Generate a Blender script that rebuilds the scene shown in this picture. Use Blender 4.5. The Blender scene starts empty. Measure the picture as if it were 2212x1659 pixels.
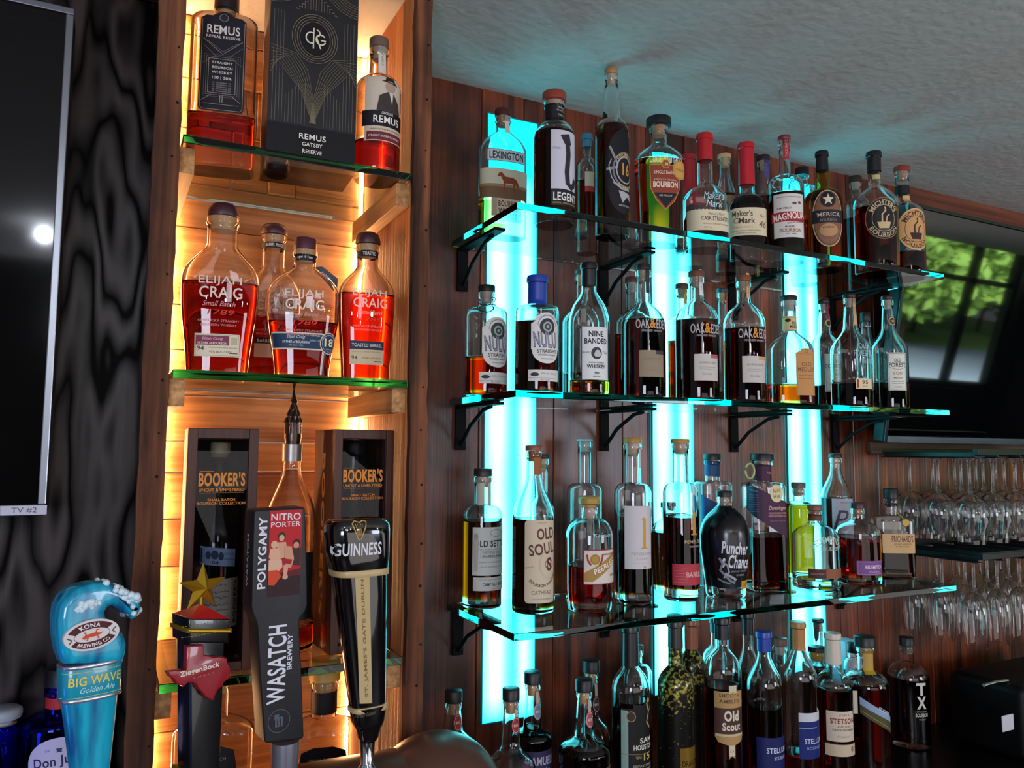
import bpy, bmesh, math, random
from mathutils import Vector, Matrix
R_ = math.radians
sc = bpy.context.scene
COL = sc.collection
random.seed(7)

# ---------------------------------------------------------------- camera
FPX, CX, CY = 1700.0, 1106.0, 829.5
YAW, PITCH, ROLL = R_(27.02), R_(4.89), R_(0.425)
CAM = Vector((0, 0, 1.6))
fw = Vector((math.sin(YAW)*math.cos(PITCH), math.cos(YAW)*math.cos(PITCH), math.sin(PITCH)))
rt0 = Vector((math.cos(YAW), -math.sin(YAW), 0)); up0 = rt0.cross(fw)
RT = rt0*math.cos(ROLL)+up0*math.sin(ROLL); UP = up0*math.cos(ROLL)-rt0*math.sin(ROLL)
cd = bpy.data.cameras.new('camera'); co = bpy.data.objects.new('camera', cd); COL.objects.link(co)
cd.sensor_width = 36; cd.lens = FPX/2212*36; cd.clip_start = .02
M = Matrix((RT, UP, -fw)).transposed().to_4x4(); M.translation = CAM
co.matrix_world = M
sc.camera = co

def ray(px, py): return fw+RT*((px-CX)/FPX)+UP*((CY-py)/FPX)
def at(px, py, Y):
    v = ray(px, py); return CAM+v*(Y/v.y)
def on(px, py, z):
    v = ray(px, py); return CAM+v*((z-CAM.z)/v.z)
def depth(p): return (p-CAM).dot(fw)

# ---------------------------------------------------------------- materials
_m = {}
def lin(h):
    if not isinstance(h, str): return tuple(h)
    c = [int(h[i:i+2], 16)/255 for i in (0, 2, 4)]
    return tuple(x/12.92 if x <= .04045 else ((x+.055)/1.055)**2.4 for x in c)
def newmat(name):
    m = bpy.data.materials.new(name); m.use_nodes = True
    nt = m.node_tree; nt.nodes.clear()
    o = nt.nodes.new('ShaderNodeOutputMaterial')
    return m, nt, o
def N(nt, t, **k):
    n = nt.nodes.new(t)
    for a, b in k.items():
        if a.startswith('i_'): n.inputs[a[2:].replace('_', ' ')].default_value = b
        else: setattr(n, a, b)
    return n
def pm(col, rough=.5, metal=0, bump=0, spec=.5, coat=0, emis=None, es=0, alpha=1, bscale=200):
    key = ('pm', col, rough, metal, bump, spec, coat, emis, es, alpha)
    if key in _m: return _m[key]
    m, nt, o = newmat('surface')
    b = N(nt, 'ShaderNodeBsdfPrincipled'); nt.links.new(b.outputs[0], o.inputs[0])
    c = lin(col)
    b.inputs['Base Color'].default_value = (*c, 1)
    b.inputs['Roughness'].default_value = rough; b.inputs['Metallic'].default_value = metal
    b.inputs['Specular IOR Level'].default_value = spec
    b.inputs['Coat Weight'].default_value = coat
    if emis: b.inputs['Emission Color'].default_value = (*lin(emis), 1); b.inputs['Emission Strength'].default_value = es
    if bump:
        tc = N(nt, 'ShaderNodeTexCoord'); ns = N(nt, 'ShaderNodeTexNoise'); ns.inputs['Scale'].default_value = bscale; ns.inputs['Detail'].default_value = 4
        bp = N(nt, 'ShaderNodeBump'); bp.inputs['Strength'].default_value = bump; bp.inputs['Distance'].default_value = .002
        nt.links.new(tc.outputs['Object'], ns.inputs['Vector']); nt.links.new(ns.outputs[0], bp.inputs['Height']); nt.links.new(bp.outputs[0], b.inputs['Normal'])
    _m[key] = m; return m
def paper(col):
    return pm(col, .55, spec=.3)
def glass(col=(1, 1, 1), ior=1.47, rough=0):
    key = ('g', col, ior, rough)
    if key in _m: return _m[key]
    m, nt, o = newmat('clear_glass')
    g = N(nt, 'ShaderNodeBsdfGlass'); g.inputs['IOR'].default_value = ior; g.inputs['Roughness'].default_value = rough
    g.inputs['Color'].default_value = (*lin(col), 1)
    nt.links.new(g.outputs[0], o.inputs[0]); _m[key] = m; return m
def slabglass(col, dens):
    key = ('sg', col, dens)
    if key in _m: return _m[key]
    m, nt, o = newmat('plate_glass')
    g = N(nt, 'ShaderNodeBsdfGlass'); g.inputs['IOR'].default_value = 1.5; g.inputs['Roughness'].default_value = 0
    va = N(nt, 'ShaderNodeVolumeAbsorption'); va.inputs['Color'].default_value = (*col, 1); va.inputs['Density'].default_value = dens
    nt.links.new(g.outputs[0], o.inputs[0]); nt.links.new(va.outputs[0], o.inputs['Volume']); _m[key] = m; return m
def liquor(sig=(9, 38, 110)):
    key = ('l', sig)
    if key in _m: return _m[key]
    m, nt, o = newmat('liquor')
    t = N(nt, 'ShaderNodeBsdfTransparent')
    va = N(nt, 'ShaderNodeVolumeAbsorption'); d = max(sig)
    va.inputs['Color'].default_value = (*[1-s/d for s in sig], 1); va.inputs['Density'].default_value = d
    nt.links.new(t.outputs[0], o.inputs[0]); nt.links.new(va.outputs[0], o.inputs['Volume']); _m[key] = m; return m
def wood(name, c1, c2, axis='Z', scale=1.0, rough=.5, coat=0, bump=.3, island=.35, rings=0, spec=.4, stain=.0, fine=.75, specvar=False):
    """procedural timber: long grain along `axis`; tone differs per board (mesh island)"""
    m, nt, o = newmat(name)
    L = nt.links.new
    b = N(nt, 'ShaderNodeBsdfPrincipled'); L(b.outputs[0], o.inputs[0])
    tc = N(nt, 'ShaderNodeTexCoord'); geo = N(nt, 'ShaderNodeNewGeometry')
    off = N(nt, 'ShaderNodeVectorMath', operation='SCALE'); L(geo.outputs['Random Per Island'], off.inputs['Scale']); off.inputs[0].default_value = (7.3, 5.1, 9.7)
    add = N(nt, 'ShaderNodeVectorMath', operation='ADD'); L(tc.outputs['Object'], add.inputs[0]); L(off.outputs[0], add.inputs[1])
    mp = N(nt, 'ShaderNodeMapping'); L(add.outputs[0], mp.inputs[0])
    s = {'X': (1.5, 26, 26), 'Y': (26, 1.5, 26), 'Z': (26, 26, 1.5)}[axis]
    mp.inputs['Scale'].default_value = tuple(v*scale for v in s)
    n1 = N(nt, 'ShaderNodeTexNoise'); n1.inputs['Scale'].default_value = 1; n1.inputs['Detail'].default_value = 8; n1.inputs['Roughness'].default_value = .65; n1.inputs['Distortion'].default_value = .6
    L(mp.outputs[0], n1.inputs['Vector'])
    mp2 = N(nt, 'ShaderNodeMapping'); L(add.outputs[0], mp2.inputs[0]); mp2.inputs['Scale'].default_value = tuple(v*scale*5 if v > 5 else v*2*scale for v in s)
    n2 = N(nt, 'ShaderNodeTexNoise'); n2.inputs['Scale'].default_value = 1; n2.inputs['Detail'].default_value = 3; L(mp2.outputs[0], n2.inputs['Vector'])
    rp = N(nt, 'ShaderNodeValToRGB'); rp.color_ramp.elements[0].position = .33; rp.color_ramp.elements[1].position = .68
    rp.color_ramp.elements[0].color = (*lin(c1), 1); rp.color_ramp.elements[1].color = (*lin(c2), 1)
    src = n1.outputs[0]
    if rings:
        mp3 = N(nt, 'ShaderNodeMapping'); L(add.outputs[0], mp3.inputs[0]); mp3.inputs['Scale'].default_value = tuple((1.9 if v < 5 else 9)*rings for v in s)
        n3 = N(nt, 'ShaderNodeTexNoise'); n3.inputs['Scale'].default_value = 1; n3.inputs['Detail'].default_value = 2; L(mp3.outputs[0], n3.inputs['Vector'])
        mu = N(nt, 'ShaderNodeMath', operation='MULTIPLY'); mu.inputs[1].default_value = 8; L(n3.outputs[0], mu.inputs[0])
        pp = N(nt, 'ShaderNodeMath', operation='PINGPONG'); pp.inputs[1].default_value = .5; L(mu.outputs[0], pp.inputs[0])
        mx = N(nt, 'ShaderNodeMath', operation='MULTIPLY_ADD'); mx.inputs[1].default_value = .8; L(pp.outputs[0], mx.inputs[0])
        m5 = N(nt, 'ShaderNodeMath', operation='MULTIPLY'); m5.inputs[1].default_value = .6; L(n1.outputs[0], m5.inputs[0]); L(m5.outputs[0], mx.inputs[2]); src = mx.outputs[0]
    L(src, rp.inputs[0])
    # fine streaks
    mix = N(nt, 'ShaderNodeMix', data_type='RGBA', blend_type='MULTIPLY'); mix.inputs[0].default_value = fine
    r2 = N(nt, 'ShaderNodeValToRGB'); r2.color_ramp.elements[0].position = .35; r2.color_ramp.elements[1].position = .6
    r2.color_ramp.elements[0].color = (.45, .42, .4, 1); r2.color_ramp.elements[1].color = (1, 1, 1, 1)
    L(n2.outputs[0], r2.inputs[0]); L(rp.outputs[0], mix.inputs[6]); L(r2.outputs[0], mix.inputs[7])
    # per-board tone
    hs = N(nt, 'ShaderNodeHueSaturation'); mr = N(nt, 'ShaderNodeMapRange'); mr.inputs['To Min'].default_value = 1-island; mr.inputs['To Max'].default_value = 1+island*.7
    L(geo.outputs['Random Per Island'], mr.inputs[0]); L(mr.outputs[0], hs.inputs['Value']); L(mix.outputs[2], hs.inputs['Color'])
    out = hs.outputs[0]
    if stain:
        n4 = N(nt, 'ShaderNodeTexNoise'); n4.inputs['Scale'].default_value = 6; n4.inputs['Detail'].default_value = 3; L(add.outputs[0], n4.inputs['Vector'])
        r4 = N(nt, 'ShaderNodeValToRGB'); r4.color_ramp.elements[0].position = .38; r4.color_ramp.elements[1].position = .55
        r4.color_ramp.elements[0].color = (1-stain, 1-stain, 1-stain, 1); r4.color_ramp.elements[1].color = (1, 1, 1, 1)
        L(n4.outputs[0], r4.inputs[0])
        mm = N(nt, 'ShaderNodeMix', data_type='RGBA', blend_type='MULTIPLY'); mm.inputs[0].default_value = 1; L(out, mm.inputs[6]); L(r4.outputs[0], mm.inputs[7]); out = mm.outputs[2]
    L(out, b.inputs['Base Color'])
    b.inputs['Roughness'].default_value = rough; b.inputs['Coat Weight'].default_value = coat; b.inputs['Coat Roughness'].default_value = .25
    b.inputs['Specular IOR Level'].default_value = spec
    if specvar:
        q_ = N(nt, 'ShaderNodeMapRange'); q_.inputs['From Min'].default_value = .33; q_.inputs['From Max'].default_value = .62; q_.inputs['To Min'].default_value = .03; q_.inputs['To Max'].default_value = spec; L(src, q_.inputs[0]); L(q_.outputs[0], b.inputs['Specular IOR Level'])
    bp = N(nt, 'ShaderNodeBump'); bp.inputs['Strength'].default_value = bump; bp.inputs['Distance'].default_value = .003
    L(n2.outputs[0], bp.inputs['Height']); L(bp.outputs[0], b.inputs['Normal'])
    return m

# ---------------------------------------------------------------- objects
def prop(o, label=None, cat=None, group=None, kind=None):
    for k, v in (('label', label), ('category', cat), ('group', group), ('kind', kind)):
        if v: o[k] = v
    return o
def link(o, parent=None, keep=False):
    COL.objects.link(o)
    if parent is not None:
        o.parent = parent
    return o
def empty(name, loc, rz=0, **k):
    o = bpy.data.objects.new(name, None); o.empty_display_size = .02; o.location = loc; o.rotation_euler = (0, 0, rz)
    COL.objects.link(o); return prop(o, **k)
def meshobj(name, verts, faces, mats, parent=None, fm=None, smooth=True, sharp=None, **k):
    me = bpy.data.meshes.new(name); me.from_pydata([tuple(v) for v in verts], [], faces)
    for m in (mats if isinstance(mats, (list, tuple)) else [mats]): me.materials.append(m)
    if fm: me.polygons.foreach_set('material_index', fm)
    if smooth:
        me.polygons.foreach_set('use_smooth', [True]*len(me.polygons))
        if sharp: me.set_sharp_from_angle(angle=R_(sharp))
    me.update()
    o = bpy.data.objects.new(name, me); link(o, parent); return prop(o, **k)
def bmobj(name, bm, mats, parent=None, smooth=False, sharp=40, **k):
    me = bpy.data.meshes.new(name); bmesh.ops.recalc_face_normals(bm, faces=bm.faces[:]); bm.to_mesh(me); bm.free()
    for m in (mats if isinstance(mats, (list, tuple)) else [mats]): me.materials.append(m)
    if smooth:
        me.polygons.foreach_set('use_smooth', [True]*len(me.polygons)); me.set_sharp_from_angle(angle=R_(sharp))
    o = bpy.data.objects.new(name, me); link(o, parent); return prop(o, **k)
def bx(bm, a, b, bev=0, mi=0, segs=2, mat=None):
    x0, y0, z0 = a; x1, y1, z1 = b
    r = bmesh.ops.create_cube(bm, size=1)
    vs = r['verts']
    for v in vs:
        v.co = Vector((x0+(v.co.x+.5)*(x1-x0), y0+(v.co.y+.5)*(y1-y0), z0+(v.co.z+.5)*(z1-z0)))
        if mat: v.co = mat @ v.co
    fs = set(f for v in vs for f in v.link_faces)
    for f in fs: f.material_index = mi
    if bev:
        es = set(e for v in vs for e in v.link_edges)
        bmesh.ops.bevel(bm, geom=list(es), offset=bev, segments=segs, affect='EDGES', profile=.5, material=-1)
def boxobj(name, a, b, m, parent=None, bev=.001, **k):
    bm = bmesh.new(); bx(bm, a, b, bev); return bmobj(name, bm, m, parent, **k)
def sec(rx, ry, n, t):
    s, c = math.sin(t), math.cos(t); e = 2/n
    return rx*math.copysign(abs(s)**e, s), -ry*math.copysign(abs(c)**e, c)
def loft(prof, seg=40, closed=True, cap0=True, cap1=True):
    """prof: list of (z, rx, ry, n)"""
    V, F = [], []
    for (z, rx, ry, n) in prof:
        for i in range(seg):
            t = 2*math.pi*i/seg
            if n > 2.2:   # even spread round the corners of a squarish section
                a = t; q = (abs(math.sin(a))**n+abs(math.cos(a))**n)**(-1/n)
                x, y = rx*math.sin(a)*q, -ry*math.cos(a)*q
            else: x, y = sec(rx, ry, 2, t)
            V.append((x, y, z))
    for j in range(len(prof)-1):
        for i in range(seg):
            a = j*seg+i; b = j*seg+(i+1) % seg
            F.append((a, b, b+seg, a+seg))
    if cap0:
        V.append((0, 0, prof[0][0])); c = len(V)-1
        for i in range(seg): F.append((c, (i+1) % seg, i))
    if cap1:
        V.append((0, 0, prof[-1][0])); c = len(V)-1; k = (len(prof)-1)*seg
        for i in range(seg): F.append((c, k+i, k+(i+1) % seg))
    return V, F
def lathe(name, prof, m, parent=None, seg=32, cap0=True, cap1=True, loc=(0, 0, 0), sharp=50, **k):
    V, F = loft([(z, r, r, 2) for r, z in prof], seg, True, cap0, cap1)
    V = [(x+loc[0], y+loc[1], z+loc[2]) for x, y, z in V]
    return meshobj(name, V, F, m, parent, sharp=sharp, **k)
def tubepath(bm, pts, r, seg=8, mi=0):
    pts = [Vector(p) for p in pts]; rings = []
    rr = r if isinstance(r, (list, tuple)) else [r]*len(pts)
    for i, p in enumerate(pts):
        d = (pts[min(i+1, len(pts)-1)]-pts[max(i-1, 0)]).normalized()
        a = d.cross(Vector((0, 0, 1)))
        if a.length < .1: a = d.cross(Vector((1, 0, 0)))
        a.normalize(); b = d.cross(a)
        rings.append([bm.verts.new(p+(a*math.cos(2*math.pi*j/seg)+b*math.sin(2*math.pi*j/seg))*rr[i]) for j in range(seg)])
    for i in range(len(rings)-1):
        for j in range(seg):
            f = bm.faces.new((rings[i][j], rings[i][(j+1) % seg], rings[i+1][(j+1) % seg], rings[i+1][j])); f.smooth = True; f.material_index = mi
    for rg in (rings[0], rings[-1]):
        f = bm.faces.new(rg); f.material_index = mi

# ---------------------------------------------------------------- flat print (labels, lettering)
_t = {}
def textmesh(s, bold=0):
    k = (s, bold)
    if k in _t: return _t[k]
    cu = bpy.data.curves.new('lettering', 'FONT'); cu.body = s; cu.size = 1; cu.offset = bold*.013; cu.space_character = 1+.035*bold; cu.resolution_u = 3
    ob = bpy.data.objects.new('lettering', cu); COL.objects.link(ob)
    dg = bpy.context.evaluated_depsgraph_get(); dg.update()
    ev = ob.evaluated_get(dg); me = ev.to_mesh()
    V = [v.co.copy() for v in me.vertices]; F = [tuple(p.vertices) for p in me.polygons]
    ev.to_mesh_clear(); bpy.data.objects.remove(ob); bpy.data.curves.remove(cu)
    if V:
        x0 = min(v.x for v in V); x1 = max(v.x for v in V); y0 = min(v.y for v in V); y1 = max(v.y for v in V)
        V = [((v.x-x0)/(x1-x0)-.5, (v.y-y0)/(y1-y0)-.5) for v in V]
    _t[k] = (V, F); return _t[k]
def R(x0, y0, x1, y1, c): return ('p', [(x0, y0), (x1, y0), (x1, y1), (x0, y1)], c)
def RR(x0, y0, x1, y1, r, c):
    P = []
    for (cx, cy, a0) in ((x1-r, y0+r, -90), (x1-r, y1-r, 0), (x0+r, y1-r, 90), (x0+r, y0+r, 180)):
        for i in range(6): a = R_(a0+18*i); P.append((cx+r*math.cos(a), cy+r*math.sin(a)))
    return ('p', P, c)
def E(cx, cy, rx, ry, c, n=36): return ('p', [(cx+rx*math.cos(2*math.pi*i/n), cy+ry*math.sin(2*math.pi*i/n)) for i in range(n)], c)
def P(pts, c): return ('p', pts, c)
def O(cx, cy, rx, ry, th, c, a0=0, a1=360, n=40):
    o = [(cx+rx*math.cos(R_(a0+(a1-a0)*i/n)), cy+ry*math.sin(R_(a0+(a1-a0)*i/n))) for i in range(n+1)]
    q = [(cx+(rx-th)*math.cos(R_(a0+(a1-a0)*i/n)), cy+(ry-th)*math.sin(R_(a0+(a1-a0)*i/n))) for i in range(n+1)]
    return ('q', o, q, c)
def Ln(pts, th, c):
    o, q = [], []
    for i, p in enumerate(pts):
        a = pts[max(i-1, 0)]; b = pts[min(i+1, len(pts)-1)]
        dx, dy = b[0]-a[0], b[1]-a[1]; l = math.hypot(dx, dy) or 1
        o.append((p[0]-dy/l*th/2, p[1]+dx/l*th/2)); q.append((p[0]+dy/l*th/2, p[1]-dx/l*th/2))
    return ('q', o, q, c)
def Fr(x0, y0, x1, y1, th, c):
    return ('q', [(x0, y0), (x1, y0), (x1, y1), (x0, y1), (x0, y0)], [(x0+th, y0+th), (x1-th, y0+th), (x1-th, y1-th), (x0+th, y1-th), (x0+th, y0+th)], c)
def T(s, cx, cy, w, h, c, bold=1, rot=0, sh=0): return ('t', s, cx, cy, w, h, c, bold, rot, sh)
def TA(s, cx, cy, r, mid, h, c, span, bold=1, ry=None, inner=False):
    """text round an arc: mid angle in degrees, span in degrees"""
    return ('a', s, cx, cy, r, mid, h, c, span, bold, ry or r, inner)
def flat(items):
    """returns list of (verts2d, faces, colour, order)"""
    out = []
    for k, it in enumerate(items):
        if it[0] == 'p': out.append((list(it[1]), [tuple(range(len(it[1])))], it[2], k))
        elif it[0] == 'q':
            n = len(it[1]); V = list(it[1])+list(it[2]); out.append((V, [(i, i+1, n+i+1, n+i) for i in range(n-1)], it[3], k))
        elif it[0] == 't':
            _, s, cx, cy, w, h, c, bold, rot, shr = it; V, F = textmesh(s, bold)
            ca, sa = math.cos(R_(rot)), math.sin(R_(rot)); W = []
            for x, y in V:
                X, Y = x*w+y*h*shr, y*h; W.append((cx+X*ca-Y*sa, cy+X*sa+Y*ca))
            out.append((W, F, c, k))
        else:
            _, s, cx, cy, r, mid, h, c, span, bold, ry, inner = it; V, F = textmesh(s, bold); W = []
            for x, y in V:
                a = R_(mid-x*span) if not inner else R_(mid+x*span)
                q = (y*h) if not inner else -(y*h)
                W.append((cx+(r+q)*math.cos(a), cy+(ry+q)*math.sin(a)))
            out.append((W, F, c, k))
    return out
def printmesh(name, items, unit, mapf, parent, step=.003, stepz=.02, base=.0003, lay=.00006, thick=0, mfun=paper, **kw):
    """items in label units (1 unit = `unit` metres); mapf(u, v, off) -> point"""
    bm = bmesh.new(); mats = []; idx = {}
    for V, F, c, k in flat(items):
        if c not in idx: idx[c] = len(mats); mats.append(mfun(c))
        b2 = bmesh.new(); vs = [b2.verts.new((x*unit, y*unit, 0)) for x, y in V]
        for f in F:
            try: b2.faces.new([vs[i] for i in f])
            except ValueError: pass
        if not b2.faces: b2.free(); continue
        if step:
            xs = [v.co.x for v in b2.verts]; ys = [v.co.y for v in b2.verts]
            for ax, lo, hi, st in ((0, min(xs), max(xs), step), (1, min(ys), max(ys), stepz)):
                q = math.floor(lo/st)*st+st
                while q < hi:
                    nrm = (1, 0, 0) if ax == 0 else (0, 1, 0); pc = (q, 0, 0) if ax == 0 else (0, q, 0)
                    bmesh.ops.bisect_plane(b2, geom=b2.verts[:]+b2.edges[:]+b2.faces[:], plane_co=pc, plane_no=nrm, dist=1e-6)
                    q += st
        # every face must point outwards (counter-clockwise in u, v)
        b2.normal_update()
        rev = [f for f in b2.faces if f.normal.z < 0]
        if rev: bmesh.ops.reverse_faces(b2, faces=rev)
        mp = {}
        for v in b2.verts: mp[v.index if False else v] = bm.verts.new(mapf(v.co.x, v.co.y, base+lay*k))
        for f in b2.faces:
            try: g = bm.faces.new([mp[v] for v in f.verts]); g.material_index = idx[c]
            except ValueError: pass
        b2.free()
    me = bpy.data.meshes.new(name); bm.to_mesh(me); bm.free()
    for m in mats: me.materials.append(m)
    o = bpy.data.objects.new(name, me); link(o, parent); return prop(o, **kw)

# ---------------------------------------------------------------- bottles
def smooth(t): t = max(0, min(1, t)); return t*t*(3-2*t)
BOTTLES = []
class Bot:
    def section(s, z):
        R0, zs, zn = s.R, s.zs, s.zn
        if z <= zs:
            k = s.tb+(1-s.tb)*smooth(z/max(zs*s.tl, 1e-4)) if s.tb != 1 else 1
            b = 1.0
            bb = .006
            if z < bb: b = 1-.10*(1-math.sqrt(max(0, 1-(1-z/bb)**2)))
            return R0*k*b, R0*s.q*k*b, s.n
        if z < zn:
            t = (z-zs)/(zn-zs)
            if s.st == 'q': f = math.sqrt(max(0, 1-t**2.0))*.92+.08*(1-t)
            elif s.st == 'r': f = (1-t**1.7)**.9*(1-smooth((t-.55)/.45)*.35)
            elif s.st == 's': f = .5+.5*math.cos(math.pi*t)
            elif s.st == 'f': f = (1-t**4)**.6
            elif s.st == 'w': f = (.5+.5*math.cos(math.pi*t**1.25))**.85
            else: f = 1-t
            a = s.nb; return a+(R0-a)*f, a+(R0*s.q-a)*(f**.8), 2+(s.n-2)*math.sqrt(f)
        t = (z-zn)/max(s.G-zn, 1e-4); r = s.nb+(s.nt-s.nb)*t
        return r, r, 2
    def wrap(s, u, z, off):
        rx, ry, n = s.section(z)
        if abs(rx-ry) < 1e-5 and n <= 2.2:
            a = u/rx; return Vector(((rx+off)*math.sin(a), -(rx+off)*math.cos(a), z))
        key = (round(rx, 4), round(ry, 4), round(n, 2))
        if key not in s.tab:
            A = [(0, Vector((0, -ry)))]; prev = A[0][1]; acc = 0
            for i in range(1, 181):
                a = R_(i); q = (abs(math.sin(a))**n+abs(math.cos(a))**n)**(-1/n)
                p = Vector((rx*math.sin(a)*q, -ry*math.cos(a)*q)); acc += (p-prev).length; A.append((acc, p)); prev = p
            s.tab[key] = A
        A = s.tab[key]; au = abs(u); i = 1
        while i < 179 and A[i][0] < au: i += 1
        k = (au-A[i-1][0])/max(A[i][0]-A[i-1][0], 1e-9)
        p = A[i-1][1].lerp(A[i][1], min(k, 1)); d = (A[i][1]-A[i-1][1]).normalized(); nn = Vector((d.y, -d.x))
        if nn.dot(p) < 0: nn = -nn
        p = p+nn*off
        return Vector((math.copysign(p.x, u) if u else p.x, p.y, z))

def bottle(desc, xc, w, top, Z, Y=None, base=None, sh=.62, nk=.78, nr=.014, nb=None, cap=('cork', '2a1c18', 12), liq=None,
           sig=(9, 38, 110), st='r', q=1.0, n=2.0, tb=1.0, tl=1.0, rot=0, dec=(), neck=(), gc=(1, 1, 1), lip=.0022, group=None, seg=40,
           gm=None, capr=None, name='whiskey_bottle', cat='bottle', extra=None, th=.0028, baset=.009, hpx=None):
    s = Bot(); s.tab = {}
    ref = (top+(base or top+300))/2
    if Y is None:
        p = on(xc, base, Z); r_ = w*depth(p)/FPX/2
        d = Vector((p.x, p.y, 0)).normalized(); p = p+d*r_*.9; Y = p.y; loc = Vector((p.x, p.y, Z))
    else:
        # foot of the bottle: the plumb line through its middle at depth Y
        p = at(xc, ref, Y); loc = Vector((p.x, Y, Z))
    Zc = depth(Vector((loc.x, loc.y, Z+.12))); u = Zc/FPX; s.u = u; s.Y = Y
    def zpx(py): return at(xc, py, Y).z-Z
    s.zpx = zpx
    H = zpx(top)
    va = math.atan2(loc.x, loc.y)            # bearing of the bottle from the camera
    phi = va-R_(rot)
    W = w*u/2
    if q == 1 and n <= 2.2: s.R = W
    elif n <= 2.2: s.R = W/math.hypot(math.cos(phi), q*math.sin(phi))
    else: s.R = W/((abs(math.cos(phi))+q*abs(math.sin(phi)))*(.93 if abs(phi) > .12 else 1))
    s.q, s.n, s.tb, s.tl, s.st = q, n, tb, tl, st
    ck, cc, ch = cap[0], cap[1], cap[2]*u
    s.G = H-(ch if ck in ('cork', 'disc', 'knob', 'screw', 'dome') else .001)
    s.nt = nr if nr < .2 else nr*u
    s.nb = nb or s.nt
    s.zs = zpx(sh) if sh > 2 else sh*H
    s.zn = zpx(nk) if nk > 2 else nk*H
    root = empty(name, loc, R_(-rot), label=desc, cat=cat, group=group)
    s.root = root
    # outer profile
    zs = sorted(set([0, .0012, .003, .006]+[.006+(s.zs-.006)*i/8 for i in range(9)]+[s.zs+(s.zn-s.zs)*i/14 for i in range(15)]+[s.zn+(s.G-.012-s.zn)*i/4 for i in range(5)]))
    prof = [(z, *s.section(z)) for z in zs]
    lr = s.nt+lip
    G = s.G
    prof += [(G-.0105, lr*.985, lr*.985, 2), (G-.009, lr, lr, 2), (G-.002, lr, lr, 2), (G, lr-.001, lr-.001, 2)]
    # air space above the liquor
    zl = (zpx(liq) if liq and liq > 2 else (liq or 0)*H) if liq else baset
    zl = max(zl, baset)
    def inn(z):
        a, b, m = s.section(z); t = th if z < s.zn else th*.85
        return a-t, b-t, m
    ic = [(G, s.nt-.0025, s.nt-.0025, 2), (G-.004, s.nt-.0027, s.nt-.0027, 2)]
    zz = [z for z in reversed(zs) if zl+.004 < z < G-.008]
    ic += [(z, *inn(z)) for z in zz]
    a, b, m = inn(min(zl+.003, G-.01)); ic += [(zl+.0025, a-.0002, b-.0002, m), (zl+.0006, a-.0012, b-.0012, m), (zl, a-.004, b-.004, m)]
    if gm is None: gm = glass(gc)
    V, F = loft(prof+ic, seg, True, True, True)
    meshobj('glass_body', V, F, gm, root, sharp=60)
    if liq and zl > baset+.004:
        zz = [baset]+[z for z in zs if baset+.002 < z < zl-.003]+[zl-.0006]
        pr = []
        for z in zz:
            a, b, m = s.section(z); d = .0016 if z > baset else .004
            pr.append((z, a-d, b-d, m))
        V, F = loft(pr, seg); meshobj('liquor', V, F, liquor(sig), root, sharp=60)
    # closures
    cm = pm(cc, .35 if ck in ('wax', 'capsule') else .45, coat=.3 if ck == 'wax' else 0)
    cr = (capr*u if capr else (s.nt+lip+.0005))
    if ck in ('cork', 'disc', 'knob', 'dome', 'screw'):
        z0 = G+.0002
        if ck == 'dome': pts = [(cr*.8, 0), (cr*.97, .001), (cr, ch*.15), (cr*.96, ch*.5), (cr*.82, ch*.85), (cr*.6, ch*.98), (cr*.2, ch)]
        elif ck == 'knob': pts = [(cr*.6, 0), (cr*.62, ch*.2), (cr*.95, ch*.35), (cr, ch*.6), (cr*.97, ch*.85), (cr*.8, ch), (cr*.1, ch)]
        else: pts = [(cr*.93, 0), (cr, .0008), (cr, ch-.0015), (cr-.0012, ch-.0002), (cr*.1, ch)]
        lathe('cap', [(r, z+z0) for r, z in pts], cm, root)
        if ck != 'screw':
            rr = s.nt-.0036
            lathe('cork', [(rr, G-.019), (rr+.0004, G-.012), (rr+.0006, G-.0002)], pm(cap[3] if len(cap) > 3 else 'b99468', .8), root, seg=20)
    elif ck in ('wax', 'capsule'):
        zb = G-ch; pts = []
        for i in range(9):
            z = zb+(G-.011-zb)*i/8; a = s.section(z)[0]+(.0012 if ck == 'wax' else .0007); pts.append((a, z))
        e = .0013 if ck == 'wax' else .0008
        pts += [(lr+e, G-.0095), (lr+e, G-.002), (lr+e-.0012, G+.001+e), (lr*.6, G+.0012+e), (.001, G+.0012+e)]
        lathe('cap', pts, cm, root, cap0=False)
    for k, d in enumerate(dec):
        cyp, items = d[0], d[1]; o = dict(d[2]) if len(d) > 2 else {}
        uo = o.pop('u', 0)*u; nm = o.pop('nm', 'label'); sx = o.pop('sx', 1)
        zc = zpx(cyp) if cyp > 2 else cyp*H
        printmesh(nm, items, u, lambda a, b, f, zc=zc, uo=uo, sx=sx: s.wrap(a*sx+uo, zc+b, f), root, stepz=.006 if st != 'r' or tb != 1 else .02, **o)
    BOTTLES.append((desc[:40], tuple(round(c, 3) for c in loc), round(s.R*2, 3), round(H, 3)))
    if extra: extra(s)
    return s
# ================================================================ the room
YW, YF = 1.40, 1.12            # back wall, front line of cabinet and shelves
ZC = 2.332                     # ceiling
S1, S2, S3 = 2.0075, 1.6985, 1.3150    # tops of the three glass shelves on the wall
C1, C2, C3 = 2.0225, 1.7045, 1.3020    # tops of the three shelves in the cabinet
ZB = 0.895                     # back counter
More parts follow.
